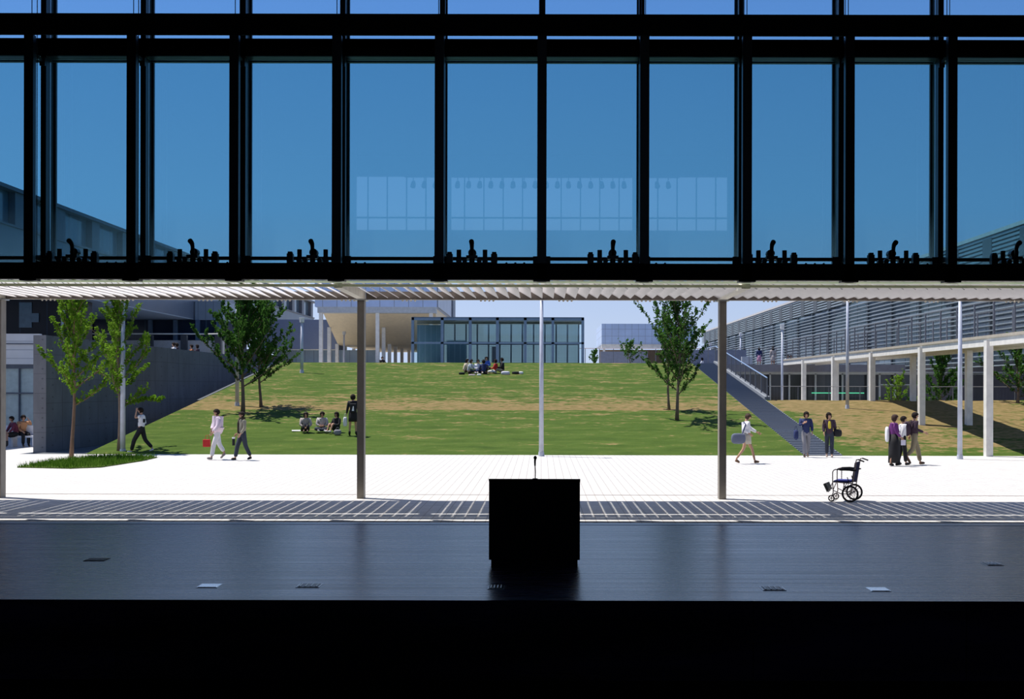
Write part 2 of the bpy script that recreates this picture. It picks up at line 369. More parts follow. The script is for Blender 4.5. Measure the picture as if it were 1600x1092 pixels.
# kerb path along the left edge and the long stair on the right
struct(MB().box(-18.2, -16.45, 42.3, 74, -.2, 0).extrude([(56.5, -.1), (56.5, 1.79), (74, 4.0), (74, -.1)], 0, -16.45, -16.3).build('trim_8', pm('sunken path concrete', (.09, .10, .11), .8)), 'sunken concrete path between the left wall and the lawn edge', 'path')
st = MB(); N = 90; run = 31.7/N; rise = 3.96/N
for i in range(N): st.cur = i % 1; st.box(9.4, 10.75, 42.3+i*run, 42.3+(i+1)*run + (0 if i < N-1 else 0), -.2, (i+1)*rise)
t_st = NT('grey stair treads'); tcn = t_st.n('TexCoord'); sp_ = t_st.n('SeparateXYZ'); t_st.t.links.new(tcn.outputs['Object'], sp_.inputs[0])
fr_ = t_st.math('FRACT', t_st.math('DIVIDE', t_st.math('SUBTRACT', sp_.outputs[1], 42.3), run))
t_st.b.inputs['Base Color'].default_value = (.13, .15, .19, 1); t_st.b.inputs['Roughness'].default_value = .6
struct(st.build('stair_flight', t_st.m), 'long shallow grey stair with dark nosings between the lawn and the right bank', 'stair')
struct(MB().extrude([(42.4, -.2), (42.4, .02), (57, 1.86), (57, -.2)], 0, 10.75, 10.78).extrude([(57, -.2), (57, 2.0), (74, 4.1), (74, -.2)], 0, 10.75, 11.0).build('trim_9', pm('pale kerb concrete', (.20, .215, .24), .8)), 'pale concrete kerb along the right edge of the upper stair', 'kerb')
# stair handrail
hr = empty('stair_railing', (10.87, 57, 2.0)); tag(hr, 'blue handrail with dark uprights climbing beside the upper stair', 'railing')
def childat(b, nm, m, root, **k):
    o = b.build(nm, m, loc=tuple(root.location), **k); o.parent = root; o.location = (0, 0, 0); return o
childat(MB().tube([(10.87, 57, 2.9), (10.87, 74, 5.03), (10.87, 78, 5.03)], .035), 'handrail', M_RAIL, hr)
pb = MB()
for i in range(12):
    y = 57 + i*17/11; childat(MB().box(10.845, 10.895, y-.03, y+.03, 1.9+(y-57)*.1235, 2.88+(y-57)*.1253), 'post', M_GREYP, hr)
ww = MB()
for i in range(150):
    y = 57 + i*17/150; ww.box(10.867, 10.873, y-.003, y+.003, 2.0+(y-57)*.1235, 2.88+(y-57)*.1253)
childat(ww, 'mesh_infill', M_GREYP, hr)
# drain line in the paving
dr = MB(); dr.box(-40, 40, 26.50, 26.58, -.01, .004)
struct(dr.build('trim_10', pm('drain slot steel', (.22, .18, .17), .6)), 'thin dark drain slot running across the plaza', 'drain')
# concrete retaining wall on the left
C1 = m_concrete('board marked concrete', (.11, .117, .138), 1.8, .9, (1, 0, 2))
C2 = m_concrete('concrete wall end', (.165, .165, .18), .94, .72, (0, 0, 2))
wl = MB(); wl.box(-18.67, -18.2, 43.5, 74, -.2, 4.3); o = wl.build('concrete_wall', [C1, C2]); o.data.polygons[2].material_index = 1
for p in o.data.polygons:
    p.material_index = 1 if abs(p.normal.y) > .9 else 0
struct(o, 'board marked concrete retaining wall running up beside the lawn', 'wall')
# white parapet building under the left terrace, D = 58
lf = empty('pavilion_front', (-30, 58, 0)); tag(lf, 'white panelled single storey front with tall grey glazing, left of the concrete wall', 'building')
childat(MB().box(-60, -24.6, 58, 58.3, 3.5, 5.0), 'parapet', m_grid('white parapet panels', (.86, .82, .80), (.5, .48, .5), 30, .42, .03), lf)
childat(MB().box(-60, -24.6, 57.9, 58.2, 4.48, 4.53), 'ledge', M_GREYP, lf)
childat(MB().box(-60, -18.67, 58.25, 58.3, .0, 3.5), 'glazing', pm('pale frosted glazing', (.44, .52, .50), .15, spec=.6), lf)
ff = MB()
for i in range(34): ff.box(-59+i*1.19, -58.95+i*1.19, 58.12, 58.25, 0, 3.5)
ff.box(-60, -18.67, 58.1, 58.25, 2.05, 2.12).box(-60, -18.67, 58.1, 58.25, 3.3, 3.5).box(-60, -18.67, 58.1, 58.25, 0, .35)
childat(ff, 'window_frame', M_GREYP, lf)
# ------------------------------------------------------------------ buildings
bL = empty('long_glass_building', (-25, 50, 8.5)); tag(bL, 'long dark glazed upper storey block running away on the left', 'building')
childat(MB().box(-40, -25, 44, 130, 7.3, 10.0), 'wall', m_grid('blue grey cladding', (.095, .125, .175), (.10, .12, .15), 1.5, 1.4, .05, 1, .35), bL)
childat(MB().box(-40.2, -24.8, 43.8, 130.2, 11.62, 11.8), 'roof', M_GREYP, bL)
childat(MB().box(-39.5, -25.25, 44, 129.8, 10.0, 11.62), 'glazing', m_grid('clerestory glazing', (.085, .135, .185), (.06, .07, .09), 1.2, 10, .1, 1, .1, 0, .6), bL)
for i in range(18):
    y = 46.5 + i*4.8; childat(MB().box(-25.25, -24.95, y, y+1.1, 10.0, 11.62), 'pier', M_GREYP, bL)
childat(MB().box(-25.3, -24.9, 44, 130, 9.95, 10.05), 'sill', M_GREYP, bL)
childat(MB().box(-39.9, -25.02, 44, 130, 7.26, 7.3), 'soffit', pm('pale blue soffit', (.36, .46, .60), .5), bL)
bT = empty('glass_front_building', (-33, 85, 3.96)); tag(bT, 'dark blue glazed ground floor under the long upper storey, behind the left terrace', 'building')
childat(MB().box(-45, -22.9, 85.3, 92, 3.96, 7.24), 'glazing', m_grid('dark tinted glazing', (.010, .020, .045), (.03, .06, .10), 2.2, 4.0, .08, 0, .12, 0, .35), bT)
childat(MB().box(-24.95, -22.9, 85.2, 92, 7.24, 8.6), 'wall', m_grid('vertical pale cladding', (.20, .26, .33), (.13, .17, .22), .55, 10, .05, 0, .3), bT)
for x in (-40, -36, -32.5, -28.1, -26.3, -24.7, -23.2):
    childat(MB().box(x-.12, x+.12, 84.9, 85.25, 3.96, 7.24), 'column', pm('blue grey column', (.06, .11, .19), .4), bT)
bD = empty('dark_glass_block', (-27.6, 66, 3.96)); tag(bD, 'near black glazed block on the terrace above the white parapet', 'building')
childat(MB().box(-34, -25.8, 66, 68, 3.96, 7.24), 'wall', m_grid('black blue glazing', (.004, .008, .02), (.012, .03, .06), 1.5, 9, .06, 0, .3, 0, .25), bD)
childat(MB().box(-29.1, -28.4, 65.94, 66, 5.7, 7.1).box(-29.0, -28.0, 65.92, 65.98, 6.0, 6.5), 'pane', pm('painted sky reflection', (.08, .17, .26), .2, spec=.5), bD)  # pale sky reflection in the dark glazing, put in as coloured patches
tw = empty('terrace_fence', (-29, 80, 3.96)); tag(tw, 'low grey terrace wall with a pale top rail and dark piers, left', 'fence')
childat(MB().box(-44, -21.5, 80, 80.3, 3.96, 5.56), 'wall', pm('fence mesh grey', (.42, .42, .42), .8), tw)
childat(MB().tube([(-44, 79.9, 5.99), (-21.6, 79.9, 5.99)], .045), 'rail', M_WHITE, tw)
for x in (-36, -31.5, -26.4, -24.1, -21.8): childat(MB().box(x-.2, x+.2, 79.7, 80, 3.96, 5.9), 'pier', pm('dark pier', (.05, .055, .065), .6), tw)
# C: raised hall on columns
bC = empty('raised_panel_hall', (-13, 95, 3.96)); tag(bC, 'raised white panelled hall with a cream sloping underside on slender columns', 'building')
P1 = m_grid('square white panels', (.44, .54, .76), (.25, .28, .36), 1.15, 2.2, .05, 0)
childat(MB().box(-18.2, -8.37, 95, 110.6, 8.87, 11.8), 'wall', P1, bC)
childat(MB().box(-8.35, -8.3, 95.1, 110.6, 8.9, 11.8), 'side_cladding', m_grid('ribbed side cladding', (.52, .57, .66), (.34, .38, .45), .6, 20, .08, 1), bC)
childat(MB().box(-8.3, -8.15, 109, 112, 8, 11.8), 'stair_shaft', pm('shaft blue grey', (.16, .18, .22), .5), bC)
childat(MB().box(-18.0, -8.5, 95.05, 96.2, 8.4, 8.87), 'beam', pm('pale beam', (.46, .48, .50), .5), bC)
childat(MB().extrude([(96, 8.42), (96, 8.86), (124, 8.86), (124, 6.1), (103, 6.1)], 0, -17.7, -8.6), 'soffit', pm('cream soffit', (.74, .62, .43), .6, var=.06), bC)
for x in (-17.75, -13.2, -8.9):
    for y in (95.3, 99, 102.8, 107, 112, 118): childat(MB().box(x-.14, x+.14, y-.16, y+.16, 3.96, 8.4 if y < 96 else (8.42-(y-96)*.33 if y < 103 else 6.1)), 'column', M_WHITE, bC)
bV = empty('violet_grey_block', (-22, 104, 3.96)); tag(bV, 'plain violet grey wall block over pale blue glazing, between the long block and raised hall', 'building')
childat(MB().box(-24.9, -17.9, 104, 109, 5.75, 8.36), 'wall', pm('violet grey render', (.18, .22, .33), .6, var=.04), bV)
childat(MB().box(-27, -17.9, 104, 104.2, 5.68, 5.76), 'edge', M_CREAM, bV)
childat(MB().box(-24, -14.5, 106, 106.2, 3.96, 5.75), 'glazing', m_grid('pale blue glazing', (.55, .70, .84), (.35, .45, .6), .8, 9, .05, 0, .15), bV)
childat(MB().extrude([(-27, 3.96), (-27, 5.9), (-24.6, 5.5), (-21.8, 4.8), (-21.8, 3.96)], 1, 103.5, 103.9), 'ramp_wall', pm('grey ramp wall', (.12, .12, .13), .8), bV)
# glass pavilion
gp = empty('glass_pavilion', (-3.1, 85, 3.96)); tag(gp, 'blue grey steel framed glass pavilion with white lattice screens on the crest', 'pavilion')
M_PF = pm('pavilion steel', (.13, .20, .29), .4, .3)
x0, x1, zt_ = U(643, 85), U(912, 85), Z(496, 85); zh = Z(507, 89)
childat(MB().box(x0, x1, 85, 85.25, zt_-.2, zt_).box(x0, x1, 85, 88.9, zt_-.03, zt_+.02), 'roof', M_PF, gp)
fb = MB()
for p in (644.5, 690.7, 734.5, 777, 820.5, 863.6, 910.5): fb.box(U(p, 85)-.1, U(p, 85)+.1, 85, 85.2, 3.96, zt_)
fb.box(x0, x1, 85, 85.15, Z(537.5, 85), Z(534.5, 85)); childat(fb, 'frame', M_PF, gp)
childat(MB().box(x0, x1, 88.7, 88.9, zh, zt_-.05), 'rear_beam', pm('olive ceiling', (.24, .25, .2), .6), gp)
childat(MB().box(x0+.05, x1-.05, 85.08, 85.1, 4.0, zt_-.2), 'glass', m_glass('pale teal glass', (.84, .92, .94), .05), gp)
xs0, xs1 = U(693, 89), U(904, 89); zl, zh = 3.96, Z(507, 89)
t = NT('glowing white screen'); t.t.nodes.remove(t.b); q1 = t.n('BsdfTranslucent'); q1.inputs[0].default_value = (.72, .84, .88, 1); q2 = t.n('BsdfDiffuse'); q2.inputs[0].default_value = (.6, .68, .7, 1)
q3 = t.n('MixShader'); q3.inputs[0].default_value = .3; t.t.links.new(q1.outputs[0], q3.inputs[1]); t.t.links.new(q2.outputs[0], q3.inputs[2]); t.t.links.new(q3.outputs[0], t.o.inputs['Surface'])
childat(MB().box(xs0, xs1, 88.98, 89.0, zl, zh), 'screen_panel', t.m, gp)
sc_ = MB(); nx_ = 84; nz_ = 24
for i in range(nx_):
    for j in range(nz_):
        x = xs0+(xs1-xs0)*(i+.5)/nx_; z = zl+(zh-zl)*(j+.5)/nz_; sc_.box(x-.034, x+.034, 88.96, 88.975, z-.034, z+.034)
childat(sc_, 'lattice_screen', pm('dark lattice square', (.05, .08, .11), .5), gp)
mu = MB()
for i in range(13):
    x = xs0+(xs1-xs0)*i/12; mu.box(x-.05, x+.05, 88.85, 88.955, zl, zh)
mu.box(xs0, xs1, 88.85, 88.955, Z(539, 89), Z(535.5, 89)); childat(mu, 'screen_frame', pm('screen frame grey', (.16, .19, .22), .5), gp)
childat(MB().box(U(652, 87), U(690, 87), 86.8, 87.0, 3.96, 7.0).box(U(697, 87), U(728, 87), 87.6, 87.8, 3.96, 5.9), 'inner_room', m_grid('teal inner glazing', (.14, .24, .30), (.2, .3, .36), .42, 9, .07, 0, .2), gp)
childat(MB().box(U(768, 86), U(775, 86), 86.3, 86.6, 3.96, 5.4), 'door', pm('door grey', (.16, .16, .19), .6), gp)
# B: panelled box back right of centre
bB = empty('white_box_building', (9, 110, 3.96)); tag(bB, 'pale blue grey panelled box raised over a brown recess behind the right tree', 'building')
childat(MB().box(U(940, 110), U(1086, 110), 110, 121, Z(537.5, 110), Z(505.5, 110)), 'wall', m_grid('pale tile cladding', (.44, .54, .72), (.26, .30, .40), .62, .65, .03, 0), bB)
childat(MB().box(U(940, 110), U(1086, 110), 110.2, 111, Z(544, 110), Z(537.5, 110)), 'beam', M_WHITE, bB)
childat(MB().box(U(940, 110), U(1086, 110), 114, 114.2, 3.96, Z(544, 110)), 'recess_wall', pm('warm brown recess', (.30, .22, .16), .7), bB)
for p in (944, 995, 1040, 1080): childat(MB().box(U(p, 110)-.1, U(p, 110)+.1, 110.3, 110.5, 3.96, Z(544, 110)), 'column', M_WHITE, bB)
gw = MB().box(U(938, 104), U(1012, 104), 104, 104.3, 3.9, Z(549, 104)); struct(gw.build('trim_11', pm('grey blue concrete', (.20, .22, .28), .8)), 'low grey blue wall on the crest in front of the panelled box', 'wall')
gw = MB().box(U(1072, 92), U(1166, 92), 92, 92.3, 3.9, Z(546, 92)); struct(gw.build('trim_12', pm('grey blue concrete', (.20, .22, .28), .8)), 'low grey blue wall at the head of the stair', 'wall')
gw = MB().box(U(1159, 90), U(1176, 90), 90, 90.3, 3.9, Z(556.5, 90)); struct(gw.build('trim_13', pm('pale wall', (.45, .47, .50), .8)), 'short pale wall on the terrace right of the stair head', 'wall')
# R: long louvred building
bR = empty('louvred_building', (24, 60, 3.5)); tag(bR, 'long building wrapped in horizontal louvres running away on the right', 'building')
YR0, YR1 = 46, 177
t = NT('teal glazing with rooms'); tcn = t.n('TexCoord'); sp_ = t.n('SeparateXYZ'); t.t.links.new(tcn.outputs['Object'], sp_.inputs[0])
vor = t.n('TexVoronoi', distance='CHEBYCHEV'); mp = t.n('Mapping'); mp.inputs['Scale'].default_value = (0, .12, .3); t.t.links.new(tcn.outputs['Object'], mp.inputs[0]); t.t.links.new(mp.outputs[0], vor.inputs['Vector']); vor.inputs['Scale'].default_value = 1
s2 = t.n('SeparateColor'); t.t.links.new(vor.outputs['Color'], s2.inputs[0])
c = t.ramp(s2.outputs[0], [(.2, (.14, .20, .28)), (.5, (.30, .42, .52)), (.85, (.5, .66, .72))])
fl = t.math('LESS_THAN', t.math('FRACT', t.math('DIVIDE', sp_.outputs[1], 2.4)), .05)
t.t.links.new(t.mix(fl, c, (.18, .22, .24)), t.b.inputs['Base Color']); t.b.inputs['Roughness'].default_value = .1; t.b.inputs['Specular IOR Level'].default_value = .5
childat(MB().box(24.35, 38, YR0, YR1, 3.98, 10.6), 'glazing', t.m, bR)
childat(MB().box(23.9, 38.2, YR0-.2, YR1+.3, 10.6, 10.8), 'roof', pm('pale roof edge', (.5, .48, .46), .6), bR)
lv = MB()
z = 3.6
while z < 8.9:
    lv.box(23.95, 24.22, YR0, YR1, z, z+.06); z += .27
childat(lv, 'louvre_screen', pm('louvre grey green', (.215, .255, .28), .45), bR)
lv = MB(); z = 9.1
while z < 10.6:
    lv.box(23.95, 24.2, YR0, YR1, z, z+.12); z += .22
childat(lv, 'clerestory_louvre', pm('louvre grey green', (.215, .255, .28), .45), bR)
for i in range(26):
    y = YR0 + 2 + i*5; childat(MB().box(23.93, 24.3, y, y+1.3, 9.05, 10.45), 'vent_panel', pm('dark vent panel', (.07, .08, .09), .6), bR)
for i in range(22):
    y = YR0 + i*6; childat(MB().box(24.2, 24.36, y-.09, y+.09, 3.6, 10.6), 'upright', pm('louvre upright grey', (.22, .25, .28), .5), bR)
# terrace slab and storefront, D = 78
struct(MB().box(10.9, 60, 78, 78.4, 3.5, 3.98).box(10.9, 23.9, 78.4, 240, 3.6, 3.96).build('terrace_slab', pm('grey slab concrete', (.17, .17, .20), .8)), 'grey concrete edge of the terrace above the right ground floor glazing', 'terrace')
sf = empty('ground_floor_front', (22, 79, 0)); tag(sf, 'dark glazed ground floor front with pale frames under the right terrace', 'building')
childat(MB().box(10.9, 60, 79.3, 79.4, 0, 3.5), 'glazing', m_grid('dim shop glazing', (.045, .048, .055), (.08, .08, .09), 4.1, 9, 1.1, 0, .12, 0, .5), sf)
fm = MB()
for p in (1203, 1233, 1274, 1316, 1356, 1374, 1398, 1440, 1480, 1523, 1563, 1600): fm.box(U(p, 79)-.05, U(p, 79)+.05, 78.9, 79.1, 0, 3.4)
fm.box(10.9, 60, 78.9, 79.1, 3.33, 3.5).box(10.9, 60, 78.9, 79.1, 1.35, 1.45).box(U(1374, 79), 60, 78.9, 79.1, 2.62, 2.7)
childat(fm, 'window_frame', pm('pale grey frame', (.42, .45, .46), .5), sf)
childat(MB().box(U(1440, 79), 60, 78.85, 78.9, .2, 3.3), 'shutter', m_grid('violet grey shutter', (.15, .14, .18), (.1, .1, .12), 3.4, 9, .6, 0), sf)
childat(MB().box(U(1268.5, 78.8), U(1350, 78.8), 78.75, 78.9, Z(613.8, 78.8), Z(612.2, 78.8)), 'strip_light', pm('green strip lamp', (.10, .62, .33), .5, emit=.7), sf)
# fence along the bank crest
fc = empty('bank_fence', (24, 57.3, 1.6)); tag(fc, 'see-through wire fence with a thin top rail along the crest of the right bank', 'fence')
childat(MB().tube([(10.9, 57.3, 2.50), (40, 57.3, 2.50)], .015, 5), 'rail', pm('fence grey', (.25, .25, .27), .5), fc)
for i in range(20): childat(MB().box(10.9+i*1.5, 10.94+i*1.5, 57.28, 57.32, 1.6, 2.5), 'post', M_GREYP, fc)
wf = MB()
for i in range(190): wf.box(10.95+i*.152, 10.953+i*.152, 57.3, 57.304, 1.7, 2.48)
childat(wf, 'wire_mesh', M_GREYP, fc)
# elevated walkway
bw = empty('elevated_walkway', (16.9, 56, 0)); tag(bw, 'cream steel walkway on tall columns running from the terrace over the right bank', 'walkway')
childat(MB().box(15.85, 15.93, 33, 77.9, 3.92, 4.2).box(15.93, 16.0, 33, 77.9, 4.12, 4.2).box(15.93, 16.05, 33, 77.9, 3.92, 3.96).box(18.0, 18.08, 33, 77.9, 3.92, 4.2), 'beam', M_WHITE, bw)
childat(MB().box(15.8, 18.15, 33, 77.9, 4.2, 4.3), 'deck', pm('deck edge', (.40, .36, .30), .6), bw)
childat(MB().box(16.0, 18.0, 33, 77.9, 4.0, 4.03), 'soffit', pm('deck soffit', (.5, .48, .44), .6), bw)
for i in range(5):
    y = 41.9 + i*7.4
    for x in (15.87, 17.84): childat(MB().box(x-.12, x+.12, y, y+.28, 0 if y > 60 else .125*(y-42.3)-.1, 4.12), 'column', M_WHITE, bw)
for i in range(24):
    y = 34.2 + i*1.85
    for x in (15.9, 18.05): childat(MB().box(x-.025, x+.025, y, y+.06, 4.3, 5.5), 'rail_post', M_GREYP, bw)
for x in (15.9, 18.05):
    childat(MB().tube([(x, 33, 5.5), (x, 77.9, 5.5)], .018, 5), 'handrail', M_GREYP, bw)
mh = MB()
for i in range(370): mh.box(15.9, 15.904, 33+i*.12, 33.004+i*.12, 4.3, 5.5)
for i in range(9): mh.box(15.9, 15.904, 33, 77.9, 4.35+i*.13, 4.354+i*.13)
childat(mh, 'mesh_infill', M_GREYP, bw)
# terrace railing right of the stair head
tr_ = empty('terrace_railing', (17.5, 78.2, 3.96)); tag(tr_, 'dark thin post railing along the edge of the right terrace', 'railing')
childat(MB().tube([(11, 78.2, 5.05), (15.8, 78.2, 5.05)], .02, 5), 'rail', M_GREYP, tr_)
for i in range(6): childat(MB().box(11+i*.9, 11.03+i*.9, 78.18, 78.22, 3.96, 5.05), 'post', M_GREYP, tr_)
# fence on the crest between pavilion and box
cf = empty('crest_fence', (U(925, 100), 100, 3.96)); tag(cf, 'pinkish wire fence on the crest right of the glass pavilion', 'fence')
childat(MB().tube([(U(905, 100), 100, Z(544, 100)), (U(1100, 100), 100, Z(544, 100))], .03, 5), 'rail', pm('pinkish fence', (.40, .33, .36), .6), cf)
for i in range(9): childat(MB().box(U(914+i*22, 100), U(914+i*22, 100)+.05, 100, 100.05, 3.96, Z(544, 100)), 'post', M_GREYP, cf)

# ------------------------------------------------------------------ louvred canopy, bay by bay
YC0, YC1 = 22.70, 25.8
ZC = 4.33
def canopy(xa, xb, label, col):
    cx = (xa+xb)/2; r = empty('louvre_canopy', (cx, 24, ZC)); tag(r, label, 'canopy', )
    n = int(round((xb-xa-.06)/.243)); stp = (xb-xa-.06)/n; th = R(30); wv = .158
    pf = []
    for i in range(n):
        x = xa - .02 + stp*(i+.5)
        dx, dz = wv*math.cos(th), wv*math.sin(th); tx, tz = .008*math.sin(th), .008*math.cos(th)
        b = MB().extrude([(x-dx-tx, ZC+.10+dz-tz), (x+dx-tx, ZC+.10-dz-tz), (x+dx+tx, ZC+.10-dz+tz), (x-dx+tx, ZC+.10+dz+tz)], 1, 23.30, YC1-.04).extrude([(x-dx-tx, ZC+.10+dz-tz), (x+dx-tx, ZC+.10-dz-tz), (x+dx+tx, ZC+.10-dz+tz), (x-dx+tx, ZC+.10+dz+tz)], 1, YC0+.05, 23.20)
        childat(b, 'louvre_blade', M_BLADE, r)
    childat(MB().box(xa, xb, YC1-.04, YC1, ZC-.01, ZC+.16), 'fascia', pm('brownish fascia steel', (.24, .20, .17), .5), r)
    childat(MB().box(xa, xb, YC1, YC1+.05, ZC-.02, ZC+.02), 'fascia_lip', M_CREAM, r)
    childat(MB().box(xa, xb, YC0-.03, YC0+.05, ZC+.0, ZC+.05), 'rear_rail', M_CREAM, r)
    childat(MB().box(xb-.08, xb+.08, YC0, YC1-.04, ZC-.02, ZC+.2), 'beam', M_CREAM, r)
    if col:
        childat(MB().box(xb-.075, xb+.075, YC1-.24, YC1, 0, ZC-.02), 'column', pm('taupe column face', (.26, .235, .205), .5), r)
        childat(MB().box(xb-.13, xb+.13, YC1-.3, YC1+.04, ZC-.05, ZC-.02), 'bearing_plate', M_STEEL, r)
    for q in (.12, .34, .56, .78, .96):
        bx = xa + (xb-xa)*q
        hk = MB()
        for j in range(4): hk.ball((bx-.13+j*.09, YC1-.06, ZC-.035), .025, n=8, m=5)
        childat(hk, 'fixing', M_CREAM, r)
    return r
XA = [U(566, 25.8) - 16.2, U(566, 25.8) - 8.07, U(566, 25.8), U(1127, 25.8), U(1127, 25.8) + 8.07]
XA[1] = U(4, 25.8)
names = ['leftmost louvred canopy bay, cut by the left picture edge', 'left louvred canopy bay over the two plaza trees', 'middle louvred canopy bay behind the lectern, between two columns', 'right louvred canopy bay over the wheelchair']
for i in range(4): canopy(XA[i]+.085, XA[i+1], names[i], i < 3)
gt = MB().box(-16, 16, 22.30, 22.66, 4.40, 4.415); struct(gt.build('trim_14', m_leaf('greenish milky glass strip', (.62, .68, .56), (.7, .74, .62))), 'pale greenish gutter between the glass wall and the canopy', 'gutter')
# ------------------------------------------------------------------ trees
BARK = pm('grey brown bark', (.17, .12, .09), .9, bump=.5, scale=12)
BARKR = pm('reddish brown bark', (.20, .12, .075), .9, bump=.5, scale=12)
LEAF_A = m_leaf('fresh yellow green leaves', (.10, .21, .015), (.17, .30, .03))
LEAF_B = m_leaf('deep green leaves', (.035, .10, .018), (.07, .16, .03))
def tree(px_x, D, gz, H, crown0, spread, label, seed, nleaf=2600, leafm=LEAF_B, lean=(0, 0), bark=BARK, r0=.075, lsize=.055, up=.6, name='young_tree', nb=26, group=None, low=None):
    rn = random.Random(seed); root = empty(name, (px_x, D, gz)); tag(root, label, 'tree', group)
    tr = MB(); lf = MB(); twigs = []
    top = Vector((lean[0], lean[1], H)); bend = Vector((rn.uniform(-.1, .1), rn.uniform(-.1, .1), 0))
    def trunk_at(t): return top*t + bend*math.sin(t*math.pi)*1.2 + Vector((math.sin(t*9+seed)*.03, math.cos(t*7+seed)*.03, 0))
    tr.tube([trunk_at(i/10) - (Vector((0, 0, .05)) if i == 0 else Vector()) for i in range(11)], [r0*(1.25 if i == 0 else 1 - .09*i) for i in range(11)], 8)
    for b in range(nb):
        t = crown0 + (1-crown0)*(b/nb)**.85*.97; az = b*2.4 + rn.uniform(-.5, .5)
        k = (t-crown0)/(1-crown0)
        L = spread*1.12*(1.0 - .74*k)*rn.uniform(.55, 1.15) * (1 if k > .06 else .75)
        o = trunk_at(t); d = Vector((math.cos(az), math.sin(az), up*.75 + 1.5*k*k + .3*k + rn.uniform(-.12, .12))).normalized()
        pts = [o]; p = o.copy(); n = 5
        for i in range(n):
            d = (d + Vector((rn.uniform(-.12, .12), rn.uniform(-.12, .12), .05 + rn.uniform(-.08, .10)))).normalized(); p = p + d*L/n; pts.append(p.copy())
        rb = r0*.38*(1-.6*k); tr.tube(pts, [rb*(1-.16*i) for i in range(n+1)], 5)
        for i in range(1, n+1):
            for s in range(2):
                dd = (d + Vector((rn.uniform(-.8, .8), rn.uniform(-.8, .8), rn.uniform(.0, .8)))).normalized(); l2 = L*.36*rn.uniform(.4, 1.1)
                q0 = pts[i] if s else pts[i] - d*L/n*.5; q = [q0, q0+dd*l2*.5, q0+dd*l2+Vector((0, 0, .03))]
                tr.tube(q, [rb*.3, rb*.22, rb*.1], 4); twigs.append((q, l2))
    if low:
        pts = [trunk_at(low[0]) + Vector(low[1])*q + Vector((0, 0, .12*math.sin(q*3))) for q in (0, .25, .5, .75, 1)]; tr.tube(pts, [.018, .015, .012, .009, .006], 5)
        for i in range(1, 5): twigs.append(([pts[i-1], pts[i], pts[i] + Vector((.12, 0, .06))], 1.0))
        for i in range(2, 5): twigs.append(([pts[i], pts[i], pts[i] + Vector((.2, .1, .12))], .8)); twigs.append(([pts[i], pts[i], pts[i] + Vector((.15, -.12, .1))], .6))
    tot = sum(x[1] for x in twigs)
    for q, l in twigs:
        for i in range(max(3, int(nleaf*.62*l/tot))):
            u = rn.random()**.7; c = q[0].lerp(q[2], u) + Vector([rn.gauss(0, .032) for _ in range(3)])
            a = Vector([rn.gauss(0, 1) for _ in range(3)]).normalized(); b_ = a.orthogonal().normalized(); n_ = a.cross(b_)
            s = lsize*rn.uniform(.7, 1.3)
            lf.add([c-a*s, c-b_*s*.5+n_*s*.12, c+a*s, c+b_*s*.5+n_*s*.12], [(0, 1, 2), (0, 2, 3)])
    tr.build('trunk', bark, root, smooth=True); lf.build('foliage', leafm, root)
    return root
def hz(D): return zhill(D)
tree(U(113, 39.9), 39.9, 0, 5.9, .30, 1.75, 'young tree with reddish trunk and sparse leaves at the left tip of the grass island', 11, 8200, LEAF_A, (.12, 0), BARKR, .07, .058, .75, nb=30)
tree(U(187, 43), 43, 0, 6.2, .27, 1.95, 'young tree beside the tall left lamp post, low branch reaching right', 12, 10500, LEAF_A, (-.05, 0), BARK, .09, .060, .75, nb=32, low=(.27, (1.35, 0, .22)))
D_ = dhill(645); tree(U(379, D_), D_, hz(D_), 5.1, .22, 2.9, 'dense green tree on the left of the lawn slope, the nearer of the pair', 13, 12000, LEAF_B, (.1, 0), BARK, .09, .085, .85, nb=36)
D_ = dhill(637); tree(U(407, D_), D_, hz(D_), 4.6, .24, 2.1, 'green tree on the lawn slope just behind and right of the denser left tree', 14, 5200, LEAF_B, (.1, 0), BARK, .07, .08, .85, nb=28)
D_ = dhill(655); tree(U(1057, D_), D_, hz(D_), 5.15, .20, 2.9, 'slender green tree on the right of the lawn slope, the nearer of the pair', 15, 8500, LEAF_B, (0, 0), BARK, .075, .075, .95, nb=36)
D_ = dhill(640); tree(U(1046, D_), D_, hz(D_), 4.3, .25, 1.5, 'smaller tree on the lawn slope right behind the slender right tree', 16, 3000, LEAF_B, (-.1, 0), BARK, .06, .07, .95, nb=24)
tree(U(1470, 63), 63, 0, 4.1, .15, 2.0, 'bushy green tree behind the walkway, in the lower right court', 17, 5000, LEAF_B, nb=26, lsize=.09)
tree(U(1405, 66), 66, 0, 2.9, .15, 1.6, 'low sparse bush of fresh leaves behind the walkway, left of the bushy tree', 18, 1800, LEAF_A, nb=20, lsize=.08)
tree(U(1590, 56), 56, 1.7, 2.9, .1, 1.9, 'green tree under the near end of the walkway, cut by the right picture edge', 19, 4200, LEAF_B, nb=24, lsize=.08)
def shrub(px, D, z, h, w_, label, seed, m=LEAF_B):
    tree(U(px, D), D, z, h, .05, w_, label, seed, 700, m, r0=.03, lsize=.09, up=.8, name='shrub', nb=14)
shrub(985, 76, 3.96, 1.15, 1.3, 'open shrub on the crest, left of the slender right tree', 31)
shrub(930, 98, 3.96, 1.6, .7, 'thin shrub beside the wire fence on the crest', 32)
